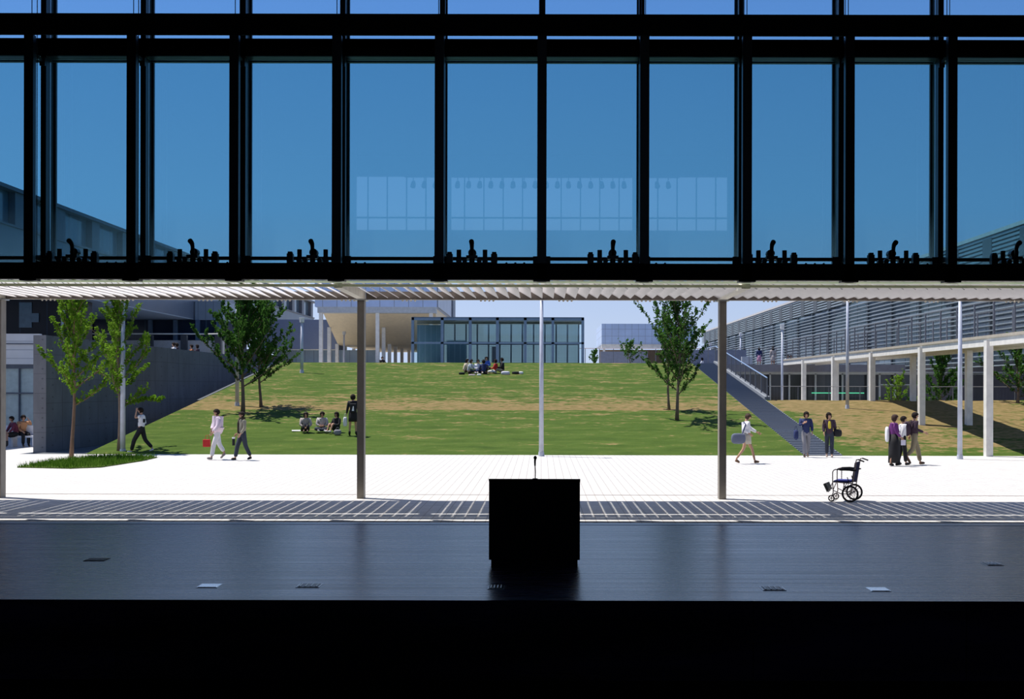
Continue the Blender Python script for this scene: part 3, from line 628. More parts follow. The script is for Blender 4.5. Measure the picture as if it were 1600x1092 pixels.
# grass island
isl = [(27, 732.5), (60, 727), (95, 721.5), (140, 717), (190, 714.5), (246, 716.5), (222, 722), (190, 727), (158, 732), (110, 734)]
poly = [(U(x, 4440/(y-606)), 4440/(y-606)) for x, y in isl]
struct(MB().prism(poly, -.05, .03).build('grass_island', M_LAWN), 'small leaf shaped grass island in the paving around two young trees', 'lawn')
rn = random.Random(5); gb = MB()
def inside(x, y):
    c = False; n = len(poly)
    for i in range(n):
        (x1, y1), (x2, y2) = poly[i], poly[(i+1) % n]
        if (y1 > y) != (y2 > y) and x < (x2-x1)*(y-y1)/(y2-y1)+x1: c = not c
    return c
bx = [min(p[0] for p in poly), max(p[0] for p in poly), min(p[1] for p in poly), max(p[1] for p in poly)]
cnt = 0
while cnt < 5000:
    x, y = rn.uniform(bx[0], bx[1]), rn.uniform(bx[2], bx[3])
    if not inside(x, y): continue
    cnt += 1; a = rn.uniform(0, 6.28); h_ = rn.uniform(.05, .19); wv = .012; lx, ly = rn.uniform(-.05, .05), rn.uniform(-.05, .05)
    gb.add([(x-wv*math.cos(a), y-wv*math.sin(a), .02), (x+wv*math.cos(a), y+wv*math.sin(a), .02), (x+lx, y+ly, .02+h_)], [(0, 1, 2)])
tag(gb.build('grass_blades', m_leaf('island grass', (.06, .15, .012), (.12, .22, .03))), 'tufted green grass blades covering the small island in the paving', 'grass', kind='stuff')
# ------------------------------------------------------------------ lamp posts
M_LAMP = m_leaf('milky lamp glass', (.85, .86, .88), (.92, .92, .92))
def lamp(px, D, z, h, r, label, foot=.3):
    x = U(px, D); root = empty('lamp_post', (x, D, z)); tag(root, label, 'lamp post')
    MB().tube([(0, 0, 0), (0, 0, h*.5), (0, 0, h)], [r*1.15, r, r*.75], 14).build('pole', M_POLE, root, smooth=True)
    MB().tube([(0, 0, -.03), (0, 0, foot*.5)], [r*1.5, r*1.3], 12).build('foot', M_POLE, root)
    MB().tube([(0, 0, h), (0, 0, h+.24)], [r*1.6, r*1.7], 12).tube([(0, 0, h+.24), (0, 0, h+.28)], r*1.8, 12).build('lamp_head', M_LAMP, root)
lamp(846, 41.6, 0, 5.7, .075, 'tall lamp post on the plaza behind the lectern, in the middle')
lamp(192, 43.0, 0, 5.6, .085, 'tall lamp post on the plaza beside the second young tree, left')
lamp(1500, 40.4, 0, 5.7, .075, 'tall lamp post on the plaza at the right, in front of the walkway')
lamp(1324, 54.2, zr(0, 54.2), 5.6, .07, 'tall lamp post on the tan bank above the two women in dark jackets')
lamp(1222, 70, 0, 5.9, .07, 'lamp post with its white head in view, in the lower court right of the stair')
lamp(370.5, dhill(635), hz(dhill(635)), 5.4, .08, 'lamp post on the left lawn slope behind the dense tree')
lamp(471.5, 68.3, hz(68.3), 2.9, .085, 'short lamp post with a white head on the upper left of the lawn')
lamp(537.5, 100, 3.96, 2.9, .09, 'short lamp post by the raised hall, left of the taupe column')
lamp(583.5, 121, 3.96, 2.9, .09, 'short lamp post deep under the raised hall, right of the taupe column')
lamp(1110, 118, 3.96, 2.7, .09, 'small lamp post at the head of the long stair')
lamp(1157, 101, 3.96, 2.9, .08, 'short lamp post on the right terrace left of the two standing walkers')
lamp(97, 64, 3.96, 2.3, .08, 'short lamp post on the left terrace above the concrete wall, behind the first tree')
# ------------------------------------------------------------------ sockets in the stage
def cover(px, y, wpx, m, label, grid=False):
    D = 4440/(y-606); w_ = wpx*D/F; root = empty('floor_socket_cover', (U(px, D), D, 0)); tag(root, label, 'socket cover')
    MB().box(-w_/2, w_/2, -.13, .13, 0, .006).build('frame', M_STEEL if grid else m, root)
    MB().box(-w_/2+.015, w_/2-.015, -.115, .115, .006, .009).build('lid', M_DSTEEL if grid else m, root)
    if grid:
        for i in range(4): MB().tube([(-w_/2+.04+i*(w_-.08)/3, -.1, .012), (-w_/2+.04+i*(w_-.08)/3, .1, .012)], .006, 5).build('rib', M_STEEL, root)
M_LID = pm('pale steel lid', (.9, .92, .95), .22, 1.0)
cover(328, 916.5, 32, M_LID, 'pale steel floor socket cover in the stage, front left')
cover(1373, 920, 31, M_LID, 'pale steel floor socket cover in the stage, front right')
cover(484, 916, 36, M_DSTEEL, 'dark ribbed floor socket cover in the stage, left of the lectern', True)
cover(1208, 919, 36, M_DSTEEL, 'dark ribbed floor socket cover in the stage, right of the lectern', True)
cover(776, 918, 26, M_DSTEEL, 'dark floor socket cover at the left foot of the lectern', True)
cover(152, 876, 32, pm('dark green lid', (.012, .03, .018), .6), 'dark green floor lid in the left half of the stage')
cover(1551, 880, 26, M_DSTEEL, 'small ribbed floor fitting near the right edge of the stage', True)
# ------------------------------------------------------------------ lectern and microphone
DL = 4440/(886-606); LX = U(835.5, DL); Wl = 142*DL/F
lec = empty('lectern', (LX, DL, 0)); tag(lec, 'large black boxy lectern standing in the middle of the stage', 'lectern')
hw = Wl/2; M_LEC = pm('black lacquered wood', (.008, .0075, .007), .45, spec=.25)
zt1 = Z(748, DL-.03)
MB().box(-hw+.03, hw-.03, 0, .55, 0, .12).build('plinth', M_LEC, lec)
MB().box(-hw, hw, -.03, .0, .10, zt1-.02).build('front_panel', M_LEC, lec, bevel=.004)
for s in (-1, 1): MB().extrude([(0, .10), (0, zt1-.02), (.6, zt1-.14), (.6, .10)], 0, min(s*hw, s*(hw-.04)), max(s*hw, s*(hw-.04))).build('side_panel', M_LEC, lec)
MB().extrude([(-.035, zt1-.03), (-.035, zt1), (.62, zt1-.13), (.62, zt1-.16)], 0, -hw-.004, hw+.004).build('top', M_LEC, lec, bevel=.004)
MB().box(-hw+.04, hw-.04, .2, .5, .6, .62).build('shelf', M_LEC, lec)
mic = empty('microphone', (U(836.5, DL+.1), DL+.1, zt1-.035)); tag(mic, 'slim gooseneck microphone standing on top of the lectern', 'microphone')
MB().tube([(0, 0, 0), (0, 0, .03)], .035, 12).build('base', M_BLACK, mic)
MB().tube([(0, 0, .02), (.003, .002, .12), (-.003, .0, .21)], .007, 8).build('gooseneck', pm('brown red gooseneck', (.05, .015, .012), .4), mic)
MB().tube([(-.003, 0, .2), (-.003, 0, .26), (-.001, 0, .285)], [.011, .013, .014], 10).build('body', M_BLACK, mic)
MB().ball((0, 0, .308), (.023, .023, .027)).build('windscreen', M_BLACK, mic, smooth=True)
# ------------------------------------------------------------------ valve assemblies on the bottom beam
def valve():
    r = empty('valve_assembly'); G = M_DSTEEL
    MB().box(-.42, .42, -.04, .04, .0, .03).build('base_bar', G, r)
    for s in (-1, 1):
        MB().box(s*.40-.055, s*.40+.055, -.06, .06, .0, .18).box(s*.40-.04, s*.40+.04, -.05, .05, .18, .215).tube([(s*.40, -.07, .06), (s*.40, .07, .06)], .06, 10).build('end_box', G, r, bevel=.008)
        MB().tube([(s*.235, 0, .02), (s*.235, 0, .255)], .042, 10).build('post', G, r)
        MB().tube([(s*.235, -.05, .05), (s*.235, .05, .05)], .05, 10).tube([(s*.13, -.05, .06), (s*.13, .05, .06)], .045, 10).build('roller', G, r)
    MB().box(-.10, .10, -.07, .07, .09, .15).tube([(0, 0, 0), (0, 0, .1)], .05, 10).build('saddle', G, r)
    MB().tube([(0, -.02, .12), (0, -.02, .30), (0, -.06, .355), (0, -.17, .385)], [.032, .036, .042, .046], 10).build('elbow_pipe', G, r, smooth=True)
    MB().tube([(0, .05, .21), (0, .2, .21)], .072, 14).tube([(-.06, .12, .15), (-.06, .12, .24)], .01, 5).tube([(.06, .12, .15), (.06, .12, .24)], .01, 5).build('hand_wheel', G, r)
    for i in range(3): MB().ball((.62+i*.16, 0, .012), .022, n=8, m=5).build('bolt', G, r)
    return r
vz = Z(411.5, 21.15)
vls = ['leftmost dark valve assembly on the bottom beam of the glass wall', 'second dark valve assembly from the left on the bottom beam', 'third dark valve assembly from the left, just left of a mullion', 'fourth dark valve assembly from the left, above the left side of the lectern',
       'dark valve assembly right of the centre mullion', 'dark valve assembly above the right taupe column', 'second dark valve assembly from the right', 'dark valve assembly cut by the right picture edge']
for i, p in enumerate((113, 301, 488, 737, 957, 1205, 1395, 1587)):
    if i == 0: v0 = v = valve()
    else: v = copy_tree(v0)
    v.location = (U(p, 21.28), 21.28, vz); tag(v, vls[i], 'valve', 'valve assemblies along the bottom beam')
# ------------------------------------------------------------------ spotlights near the rear window (seen mirrored in the glass)
bar = MB().tube([(-6.2, -9.3, 11.9), (6.2, -9.3, 11.9)], .03, 8); 
for s in (-5, 0, 5): bar.tube([(s, -9.3, 11.9), (s, -9.3, 12.99)], .02, 6)
tag(bar.build('lighting_bar', M_BLACK, loc=(0, -9.3, 11.9)), 'thin black bar carrying the spotlights, mirrored faintly in the glass wall', 'lighting bar')
for i in range(24):
    x = -5.8 + i*.5
    if i == 0:
        s0 = MB().tube([(0, 0, 0), (0, 0, -.12)], .02, 6).tube([(0, -.12, -.2), (0, .14, -.42)], [.09, .12], 12).build('spotlight', M_BLACK); s = s0
    else: s = s0.copy(); scn.collection.objects.link(s)
    s.location = (x, -9.3, 11.88); tag(s, ['first', 'second', 'third', 'fourth', 'fifth', 'sixth', 'seventh', 'eighth', 'ninth', 'tenth', 'eleventh', 'twelfth'][i if i < 12 else 23-i] + ' black spotlight from the ' + ('left' if i < 12 else 'right') + ' in the row near the rear window', 'spotlight', 'row of spotlights mirrored in the glass wall')
# ------------------------------------------------------------------ wheelchair
wc = empty('wheelchair', (U(1326, 25.25), 25.25, 0), R(-24)); tag(wc, 'empty folding wheelchair with blue seat standing at the plaza edge, facing left', 'wheelchair')
CH = pm('chromed brown tube', (.22, .17, .16), .3, .7); RB = pm('black rubber', (.012, .012, .013), .7); BL = pm('blue vinyl', (.05, .055, .22), .8, spec=.1); BLB = pm('dark blue vinyl', (.015, .018, .06), .9, spec=.05)
# chair faces -X; sides at y = -.26 (near) and +.26
for s in (-1, 1):
    y = s*.27; cx = .08
    whl = MB().ring((cx, y, .178), (0, 1, 0), .160, .018, 30, 8).build('rear_wheel', RB, wc, smooth=True)
    sp = MB().tube([(cx, y-.03, .178), (cx, y+.03, .178)], .022, 10)
    for i in range(8): a = i*math.pi/4; sp.tube([(cx, y, .178), (cx+.15*math.cos(a), y, .178+.15*math.sin(a))], .005, 5)
    sp.ring((cx, y, .178), (0, 1, 0), .142, .006, 24, 5); sp.build('spokes', CH, whl)
    cw = MB().ring((-.31, y, .072), (0, 1, 0), .058, .013, 20, 6).build('caster', RB, wc, smooth=True)
    cs = MB().tube([(-.31, y-.02, .072), (-.31, y+.02, .072)], .012, 8)
    for i in range(5): a = i*1.2566; cs.tube([(-.31, y, .072), (-.31+.05*math.cos(a), y, .072+.05*math.sin(a))], .007, 5)
    cs.build('hub', CH, cw)
    MB().tube([(-.31, y, .07), (-.285, y, .16), (-.27, y, .2)], .011, 6).build('caster_fork', CH, wc)
    fr_ = MB().tube([(-.27, y, .18), (-.285, y, .42), (-.285, y, .62), (-.27, y, .66), (-.23, y, .685), (-.18, y, .685)], .011, 8)
    fr_.tube([(-.19, y, .685), (-.19, y, .43)], .010, 8).tube([(-.28, y, .42), (.14, y, .40)], .012, 8)
    fr_.tube([(-.27, y, .24), (-.10, y, .17), (.08, y, .178)], .010, 8).tube([(-.03, y, .42), (-.06, y, .3), (-.08, y, .17)], .009, 6)
    fr_.tube([(.10, y, .2), (.13, y, .42), (.20, y, .86), (.21, y, .90), (.25, y, .905)], .012, 8).tube([(.0, y, .18), (.14, y, .30)], .009, 6)
    fr_.build('side_frame', CH, wc, smooth=True)
    MB().tube([(.25, y, .905), (.37, y, .865)], .015, 8).build('push_handle', RB, wc)
    MB().tube([(-.19, y, .69), (-.02, y, .695), (.15, y, .675), (.22, y, .68)], [.016, .022, .022, .012], 8).box(-.14, .14, y-.022, y+.022, .665, .705).build('armrest', RB, wc)
    MB().tube([(.02, y, .53), (.045, y, .44), (.05, y, .40)], .009, 6).build('brake_lever', RB, wc)
    MB().tube([(-.28, y, .42), (-.34, y, .28), (-.37, y, .20)], .010, 6).build('footrest_hanger', CH, wc)
    M_ = Matrix.Translation((-.43, s*.12, .30)) @ Matrix.Rotation(R(-25), 4, 'Y')
    MB().cbox((0, 0, 0), (.05, .17, .17), M_).cbox((-.03, 0, -.01), (.012, .16, .19), M_).build('footplate', pm('footplate grey', (.06, .065, .06), .5), wc)
MB().box(-.27, .11, -.26, .26, .415, .45).build('seat', BL, wc, bevel=.01)
MB().extrude([(.10, .42), (.17, .84), (.20, .84), (.135, .42)], 1, -.26, .26).build('backrest', BLB, wc, bevel=.008)
MB().tube([(-.1, -.26, .17), (-.06, .26, .40)], .01, 6).tube([(-.1, .26, .17), (-.06, -.26, .40)], .01, 6).tube([(.08, -.27, .178), (.08, .27, .178)], .01, 6).build('cross_brace', CH, wc)
# ------------------------------------------------------------------ people
def skin(name, vs, es, rs, m, parent, sub=1, root_i=0):
    me = bpy.data.meshes.new(name); me.from_pydata([tuple(v) for v in vs], es, []); me.update()
    o = bpy.data.objects.new(name, me); scn.collection.objects.link(o)
    o.modifiers.new('s', 'SKIN')
    if not me.skin_vertices: me.attributes
    dat = me.skin_vertices[0].data
    for i, r in enumerate(rs): dat[i].radius = r if isinstance(r, tuple) else (r, r)
    dat[root_i].use_root = True
    sm = o.modifiers.new('u', 'SUBSURF'); sm.levels = sub; sm.render_levels = sub
    dg = bpy.context.evaluated_depsgraph_get(); dg.update()
    nm = bpy.data.meshes.new_from_object(o.evaluated_get(dg)); nm.name = name
    o.modifiers.clear(); o.data = nm; bpy.data.meshes.remove(me)
    nm.materials.clear(); nm.materials.append(m); nm.polygons.foreach_set('use_smooth', [True]*len(nm.polygons))
    o.parent = parent; return o
SKINM = pm('skin', (.48, .27, .18), .55, var=.05)
HAIR = pm('black brown hair', (.016, .011, .009), .85, var=.4, scale=30, bump=.6, spec=.2)
BASE = dict(pelvis=(0, 0, .90), waist=(.0, 0, 1.03), chest=(0, 0, 1.20), neckb=(-.01, 0, 1.34), neck=(0, 0, 1.40), head=(.015, 0, 1.49), crown=(.005, 0, 1.55),
            shL=(0, .155, 1.31), elL=(-.02, .20, 1.06), wrL=(.04, .20, .84), shR=(0, -.155, 1.31), elR=(-.02, -.20, 1.06), wrR=(.04, -.20, .84),
            hiL=(0, .085, .86), knL=(.01, .09, .47), anL=(0, .09, .08), toL=(.15, .10, .03), hiR=(0, -.085, .86), knR=(.01, -.09, .47), anR=(0, -.09, .08), toR=(.15, -.10, .03))
def pose(**k): d = dict(BASE); d.update(k); return d
def walk(s=.55, lead='L', arms=.22, lift=.10):
    o = 'R' if lead == 'L' else 'L'; sg = {'L': 1, 'R': -1}; d = {}
    dz = -.03
    for k in ('pelvis', 'waist', 'chest', 'neckb', 'neck', 'head', 'crown', 'shL', 'shR', 'hiL', 'hiR'):
        x, y, z = BASE[k]; d[k] = (x + (.05 if k in ('head', 'crown') else .02), y, z + dz)
    y = .08*sg[lead]; d['an'+lead] = (s*.5, y, .08); d['kn'+lead] = (s*.36, y, .46); d['to'+lead] = (s*.5+.15, y, .05)
    y = .08*sg[o]; d['an'+o] = (-s*.5, y, .08+lift); d['kn'+o] = (-s*.12, y, .46); d['to'+o] = (-s*.5+.12, y, .03)
    for q, f in ((o, arms), (lead, -arms)):
        d['el'+q] = (f*.35-.02, .20*sg[q], 1.05); d['wr'+q] = (f+.03, .19*sg[q], .86 + abs(f)*.15)
    return pose(**d)
def sit(knee=.36, kz=.40, foot=.50, spread=.12, lean=.0, hands=(.30, .30), cross=False, kneel=False):
    p = dict(pelvis=(0, 0, .11), waist=(.01, 0, .24), chest=(.02+lean*.5, 0, .42), neckb=(.02+lean*.9, 0, .555), neck=(.03+lean, 0, .61), head=(.05+lean*1.1, 0, .70), crown=(.04+lean*1.1, 0, .76),
             shL=(.02+lean*.9, .155, .52), shR=(.02+lean*.9, -.155, .52))
    for q, sg in (('L', 1), ('R', -1)):
        p['hi'+q] = (.03, sg*.09, .11)
        if cross: p['kn'+q] = (.28, sg*.27, .14); p['an'+q] = (.32, -sg*.06, .09); p['to'+q] = (.38, -sg*.17, .07)
        elif kneel: p['kn'+q] = (.36, sg*.11, .12); p['an'+q] = (.02, sg*.14, .05); p['to'+q] = (-.12, sg*.15, .04)
        else: p['kn'+q] = (knee, sg*spread, kz); p['an'+q] = (foot, sg*spread, .08); p['to'+q] = (foot+.14, sg*spread, .05)
        p['el'+q] = (.10+lean, sg*.22, .30); p['wr'+q] = (hands[0], sg*.08, hands[1])
    return pose(**p)
def person(label, x, y, z, face, h, P, top=None, sleeve='long', hem=0, bottom=None, skirt=None, shoes=None, hair='short', hairm=HAIR, jacket_r=.0, detail=True, group=None):
    """face = heading in degrees, 0 faces right (+X), 180 left, -90 towards the camera"""
    k = h/1.6; root = empty('person', (x, y, z), R(face)); tag(root, label, 'person', group); root.scale = (k, k, k)
    V = {a: Vector(b) for a, b in P.items()}
    V['uc'] = V['chest'].lerp(V['neckb'], .55)
    names_ = ['pelvis', 'waist', 'chest', 'uc', 'neckb', 'neck', 'head', 'crown', 'shL', 'elL', 'wrL', 'shR', 'elR', 'wrR', 'hiL', 'knL', 'anL', 'toL', 'hiR', 'knR', 'anR', 'toR']
    rr = dict(pelvis=.095, waist=.08, chest=.085, uc=.07, neckb=.045, neck=.042, head=.082, crown=.062, sh=.034, el=.032, wr=.024, hi=.078, kn=.05, an=.032, to=.026)
    vs = [V[n] for n in names_]; rs = [rr.get(n, rr.get(n[:2])) for n in names_]
    ix = {n: i for i, n in enumerate(names_)}
    es = [('pelvis', 'waist'), ('waist', 'chest'), ('chest', 'uc'), ('uc', 'neckb'), ('neckb', 'neck'), ('neck', 'head'), ('head', 'crown')]
    for q in 'LR': es += [('uc', 'sh'+q), ('sh'+q, 'el'+q), ('el'+q, 'wr'+q), ('pelvis', 'hi'+q), ('hi'+q, 'kn'+q), ('kn'+q, 'an'+q), ('an'+q, 'to'+q)]
    es = [(ix[a], ix[b]) for a, b in es]
    if detail:
        fwd = Vector((1, 0, 0)); i0 = len(vs); vs += [V['head'] + Vector((.085, 0, .0)), ]; rs += [.014]; es.append((ix['head'], i0))
        for q, sg in (('L', 1), ('R', -1)):
            wv_ = V['wr'+q]; d = (wv_ - V['el'+q]).normalized(); side = d.cross(Vector((0, 1, 0))).normalized()
            if side.length < .5: side = Vector((0, 0, 1))
            pl = wv_ + d*.05; ip = len(vs); vs.append(pl); rs.append((.018, .03)); es.append((ix['wr'+q], ip))
            th_ = len(vs); vs += [wv_ + d*.03 + side*.045, wv_ + d*.065 + side*.06]; rs += [.009, .008]; es += [(ip, th_), (th_, th_+1)]
            for f in range(4):
                off = side*((f-1.5)*.019); L_ = (.045, .056, .052, .040)[3-f]; b0 = len(vs)
                vs += [pl + d*.035 + off, pl + d*(.035+L_*.6) + off + Vector((.004, -sg*.008, 0)), pl + d*(.035+L_) + off + Vector((.006, -sg*.02, 0))]
                rs += [.0085, .008, .007]; es += [(ip, b0), (b0, b0+1), (b0+1, b0+2)]
    skin('body', vs, es, rs, SKINM, root)
    hd = V['head']; upv = (V['crown']-V['neck']).normalized()
    Q = Vector((0, 0, 1)).rotation_difference(upv).to_matrix()
    if detail:
        for s in (-1, 1):
            MB().ball(hd + Q @ Vector((.078, s*.030, .018)), (.006, .013, .007), n=8, m=5).build('eye', pm('dark eye', (.02, .012, .01), .3), root)
            MB().ball(hd + Q @ Vector((.0, s*.083, .0)), (.018, .010, .028), n=8, m=6).build('ear', SKINM, root, smooth=True)
        MB().ball(hd + Q @ Vector((.074, 0, -.040)), (.008, .024, .007), n=8, m=5).build('mouth', pm('lips', (.35, .10, .08), .5), root)
    drop = {'short': 1.0, 'bob': 1.35, 'long': 2.3}[hair]
    hr_ = random.Random(int(abs(x*31+y*17))+3)
    def hf(p):
        g_ = 1 + .05*math.sin(9*math.atan2(p[1], p[0])+hr_.uniform(-.5, .5)) + hr_.uniform(-.03, .03)
        f, l, u = p[0]*g_, p[1]*g_, p[2]*(1+hr_.uniform(-.02, .02))
        if f > .03 and u < .028: f = .03 + (f-.03)*.10
        if u < 0 and f <= .04: u = u*drop; l *= (1 if drop < 1.2 else 1.08)
        if u < -.11: l *= .85; f = min(f, .0)
        return Vector((f, l, u))
    hb = MB(); hb.ball(hd + Vector((-.014, 0, .024)), (.106, .096, .102), Q.to_4x4(), 28, 18, hf); hb.build('hair', hairm, root, smooth=True)
    if top:
        nn = ['hem', 'waist', 'chest', 'uc', 'neckb', 'shL', 'elL', 'shR', 'elR'] + (['wrL', 'wrR'] if sleeve == 'long' else [])
        W = dict(V); W['hem'] = V['waist'] + (V['pelvis']-V['waist']).normalized()*(.13+hem)
        if hem > .15: W['hem'] = V['pelvis'] + Vector((0, 0, -hem+.1))
        if sleeve == 'long':
            for q in 'LR': W['wr'+q] = V['wr'+q] + (V['el'+q]-V['wr'+q]).normalized()*.02
        else:
            for q in 'LR': W['el'+q] = V['sh'+q].lerp(V['el'+q], .6)
        j = jacket_r; rad = dict(hem=.14+j, waist=.128+j, chest=.132+j, uc=.105+j*.5, neckb=.066, shL=.072+j*.5, shR=.072+j*.5, elL=.056+j*.5, elR=.056+j*.5, wrL=.042+j*.4, wrR=.042+j*.4)
        jx = {n: i for i, n in enumerate(nn)}
        ee = [('hem', 'waist'), ('waist', 'chest'), ('chest', 'uc'), ('uc', 'neckb')] + [('uc', 'sh'+q) for q in 'LR'] + [('sh'+q, 'el'+q) for q in 'LR'] + ([('el'+q, 'wr'+q) for q in 'LR'] if sleeve == 'long' else [])
        skin('jacket' if hem or j else 'shirt', [W[n] for n in nn], [(jx[a], jx[b]) for a, b in ee], [rad[n] for n in nn], top, root, root_i=2)
    if bottom:
        nn = ['pelvis', 'hiL', 'knL', 'anL', 'hiR', 'knR', 'anR', 'waist']; jx = {n: i for i, n in enumerate(nn)}
        rad = dict(waist=.10, pelvis=.118, hiL=.10, hiR=.10, knL=.076, knR=.076, anL=.066, anR=.066)
        W = dict(V)
        for q in 'LR': W['an'+q] = V['an'+q] + (V['kn'+q]-V['an'+q]).normalized()*.02
        skin('trousers', [W[n] for n in nn], [(0, 1), (1, 2), (2, 3), (0, 4), (4, 5), (5, 6), (0, 7)], [rad[n] for n in nn], bottom, root)
    if skirt:
        sm_, L_, flare = skirt; b = MB(); n = 16; rings = []; seated = V['pelvis'].z < .6
        if not seated:
            rows = [(V['waist'] + Vector((0, 0, -.02)), .115, .13)]
            for t in (.33, .66, 1): rows.append((Vector((V['pelvis'].x + (V['knL'].x+V['knR'].x)*.5*t*.3, 0, V['waist'].z-.02-L_*t)), .15+flare*t, .16+flare*t*.8))
            vs2 = []; fs2 = []
            for c, rx, ry in rows:
                for i in range(n): a = 2*math.pi*i/n; vs2.append((c.x+rx*math.cos(a), c.y+ry*math.sin(a), c.z))
            for r_ in range(len(rows)-1):
                for i in range(n): fs2.append((r_*n+i, r_*n+(i+1) % n, (r_+1)*n+(i+1) % n, (r_+1)*n+i))
            b.add(vs2, fs2); o = b.build('skirt', sm_, root, smooth=True); so_ = o.modifiers.new('t', 'SOLIDIFY'); so_.thickness = .012
        else:
            mid = {q: V['hi'+q].lerp(V['kn'+q], .95) for q in 'LR'}
            skin('skirt', [V['pelvis'], V['hiL'], mid['L'], V['hiR'], mid['R'], (mid['L']+mid['R'])/2 - Vector((.05, 0, .05))], [(0, 1), (1, 2), (0, 3), (3, 4), (0, 5)], [.13, .10, .10, .10, .10, .09], sm_, root)
    if shoes:
        boot = isinstance(shoes, tuple); sm_ = shoes[0] if boot else shoes
        for q in 'LR':
            a, t_, kn = V['an'+q], V['to'+q], V['kn'+q]
            if boot: skin('boot', [a.lerp(kn, shoes[1]), a, t_], [(0, 1), (1, 2)], [.055, .046, .040], sm_, root)
            else: skin('shoe', [a+Vector((-.035, 0, -.035)), a.lerp(t_, .5)+Vector((0, 0, -.01)), t_], [(0, 1), (1, 2)], [.044, .044, .034], sm_, root)
    return root
def C(n, c, r=.8): return pm(n, c, r, var=.08)
WH, PK, BK, NV = C('white cloth', (.72, .72, .76)), C('pale pink cloth', (.72, .60, .70)), C('black cloth', (.010, .010, .013)), C('navy cloth', (.018, .03, .11))
KH, DJ, BSH, PU = C('khaki cloth', (.26, .24, .19)), C('dark denim', (.03, .038, .06)), C('black leather', (.01, .009, .009), .4), C('purple knit', (.13, .025, .16))
TN, GY, RD, YL = C('tan trousers', (.27, .23, .15)), C('grey patterned cloth', (.24, .24, .27)), C('red cloth', (.45, .02, .02)), C('yellow shirt', (.62, .50, .04))
BRN, BG, PLM = C('brown leather', (.20, .11, .06)), C('beige knit', (.40, .35, .33)), C('plum brown cloth', (.045, .025, .045))
def at(px, y): D = 4440/(y-606); return U(px, D), D, 0
def onhill(px, y): D = dhill(y); return U(px, D), D, zhill(D)
# walker with raised arm, left
x, y, z = at(222, 709.5)
P = walk(.68, 'L', .1); P['elL'] = (.17, .20, 1.22); P['wrL'] = (.15, .13, 1.45); P['elR'] = (-.06, -.22, 1.07); P['wrR'] = (.08, -.18, .95)
p1 = person('person in white shirt and dark vest striding left, hand raised to face', x, y, z, 180, 1.68, P, WH, 'short', 0, BK, shoes=WH, hair='short')
P2 = dict(P); skin('vest', [Vector(P['waist'])+Vector((0, 0, -.02)), Vector(P['chest']), Vector(P['chest'])+Vector((0, 0, .06))], [(0, 1), (1, 2)], [.15, .155, .13], BK, p1)
# woman in white and pink with the red bag
x, y, z = at(341, 719)
P = walk(.42, 'L', .12, .14); P['wrL'] = (.20, .24, .86); P['elL'] = (.03, .23, 1.05); P['wrR'] = (.13, -.14, .94)
person('person in loose pale pink shirt and white trousers walking left', x, y, z, 205, 1.70, P, PK, 'long', .12, WH, shoes=BG, hair='short', jacket_r=.055)
rb = empty('tote_bag', (x-.31, y-.22, .55)); tag(rb, 'bright red bag carried by the person in white trousers', 'bag')
MB().box(-.13, .11, -.05, .05, -.12, .13).build('bag_body', RD, rb, bevel=.02)
MB().tube([(-.06, 0, .12), (-.03, 0, .26), (.05, 0, .27), (.08, 0, .12)], .008, 6).build('handle', RD, rb)
# khaki jacket
x, y, z = at(380, 720)
P = walk(.46, 'R', .12, .04); P['wrL'] = (.16, .20, .86); P['wrR'] = (.10, -.26, .86)
p3_ = person('person in a khaki jacket and long dark scarf walking left behind the pink shirt', x, y, z, 215, 1.62, P, KH, 'long', .02, DJ, shoes=BSH, hair='short')
MB().tube([(.10, -.05, 1.36), (.15, -.04, 1.2), (.155, -.03, 1.0), (.15, -.03, .88)], [.035, .035, .032, .035], 8).tube([(-.05, -.06, 1.37), (.08, -.05, 1.37), (.08, .05, 1.37), (-.05, .06, 1.37)], .035, 8).build('scarf', C('dark brown scarf', (.035, .025, .02)), p3_, smooth=True)
fl_ = empty('flask', (x-.24, y-.28, .50)); tag(fl_, 'black bottle with a white cap carried by the person in the khaki jacket', 'bottle')
MB().tube([(0, 0, 0), (0, 0, .22)], .045, 12).build('flask_body', BK, fl_); MB().tube([(0, 0, .22), (0, 0, .27)], .05, 12).build('cap', WH, fl_)
# seated trio
def seat(label, px, y, face, P, **k):
    x, yy, z = onhill(px, y); return person(label, x, yy, z, face, k.pop('h', 1.6), P, **k)
seat('person with long hair in a beige knit, leftmost of the trio seated on the lawn', 478, 676, -80, sit(.30, .30, .34, .07, .08, (.3, .22)), top=BG, bottom=BK, shoes=BSH, hair='long', hairm=C('dark brown hair', (.025, .016, .014)))
seat('person in a pale shirt sitting cross legged, middle of the trio on the lawn', 504, 675.5, -85, sit(cross=True, lean=.05, hands=(.22, .26)), top=C('pale cream shirt', (.46, .42, .42)), bottom=DJ, shoes=WH, hair='short')
seat('person in a black top with bare knees raised, right of the seated trio', 527, 676, -125, sit(.34, .36, .46, .09, .0, (.26, .3)), top=BK, skirt=(BK, .3, 0), shoes=WH, hair='long')
def bagobj(name, label, loc, dims, m, cat='bag', rz=0, strap=True):
    r = empty(name, loc, rz); tag(r, label, cat); a, b, c = dims
    MB().ball((0, 0, c/2), (a/2, b/2, c/2), None, 14, 8, lambda p: Vector((math.copysign(abs(p.x/(a/2))**.6*(a/2), p.x), math.copysign(abs(p.y/(b/2))**.6*(b/2), p.y), math.copysign(abs(p.z/(c/2))**.6*(c/2), p.z)))).build('bag_body', m, r, smooth=True)
    if strap: MB().tube([(-a*.3, 0, c*.9), (-a*.12, 0, c*1.35), (a*.12, 0, c*1.35), (a*.3, 0, c*.9)], .007, 6).build('handle', m, r)
    return r
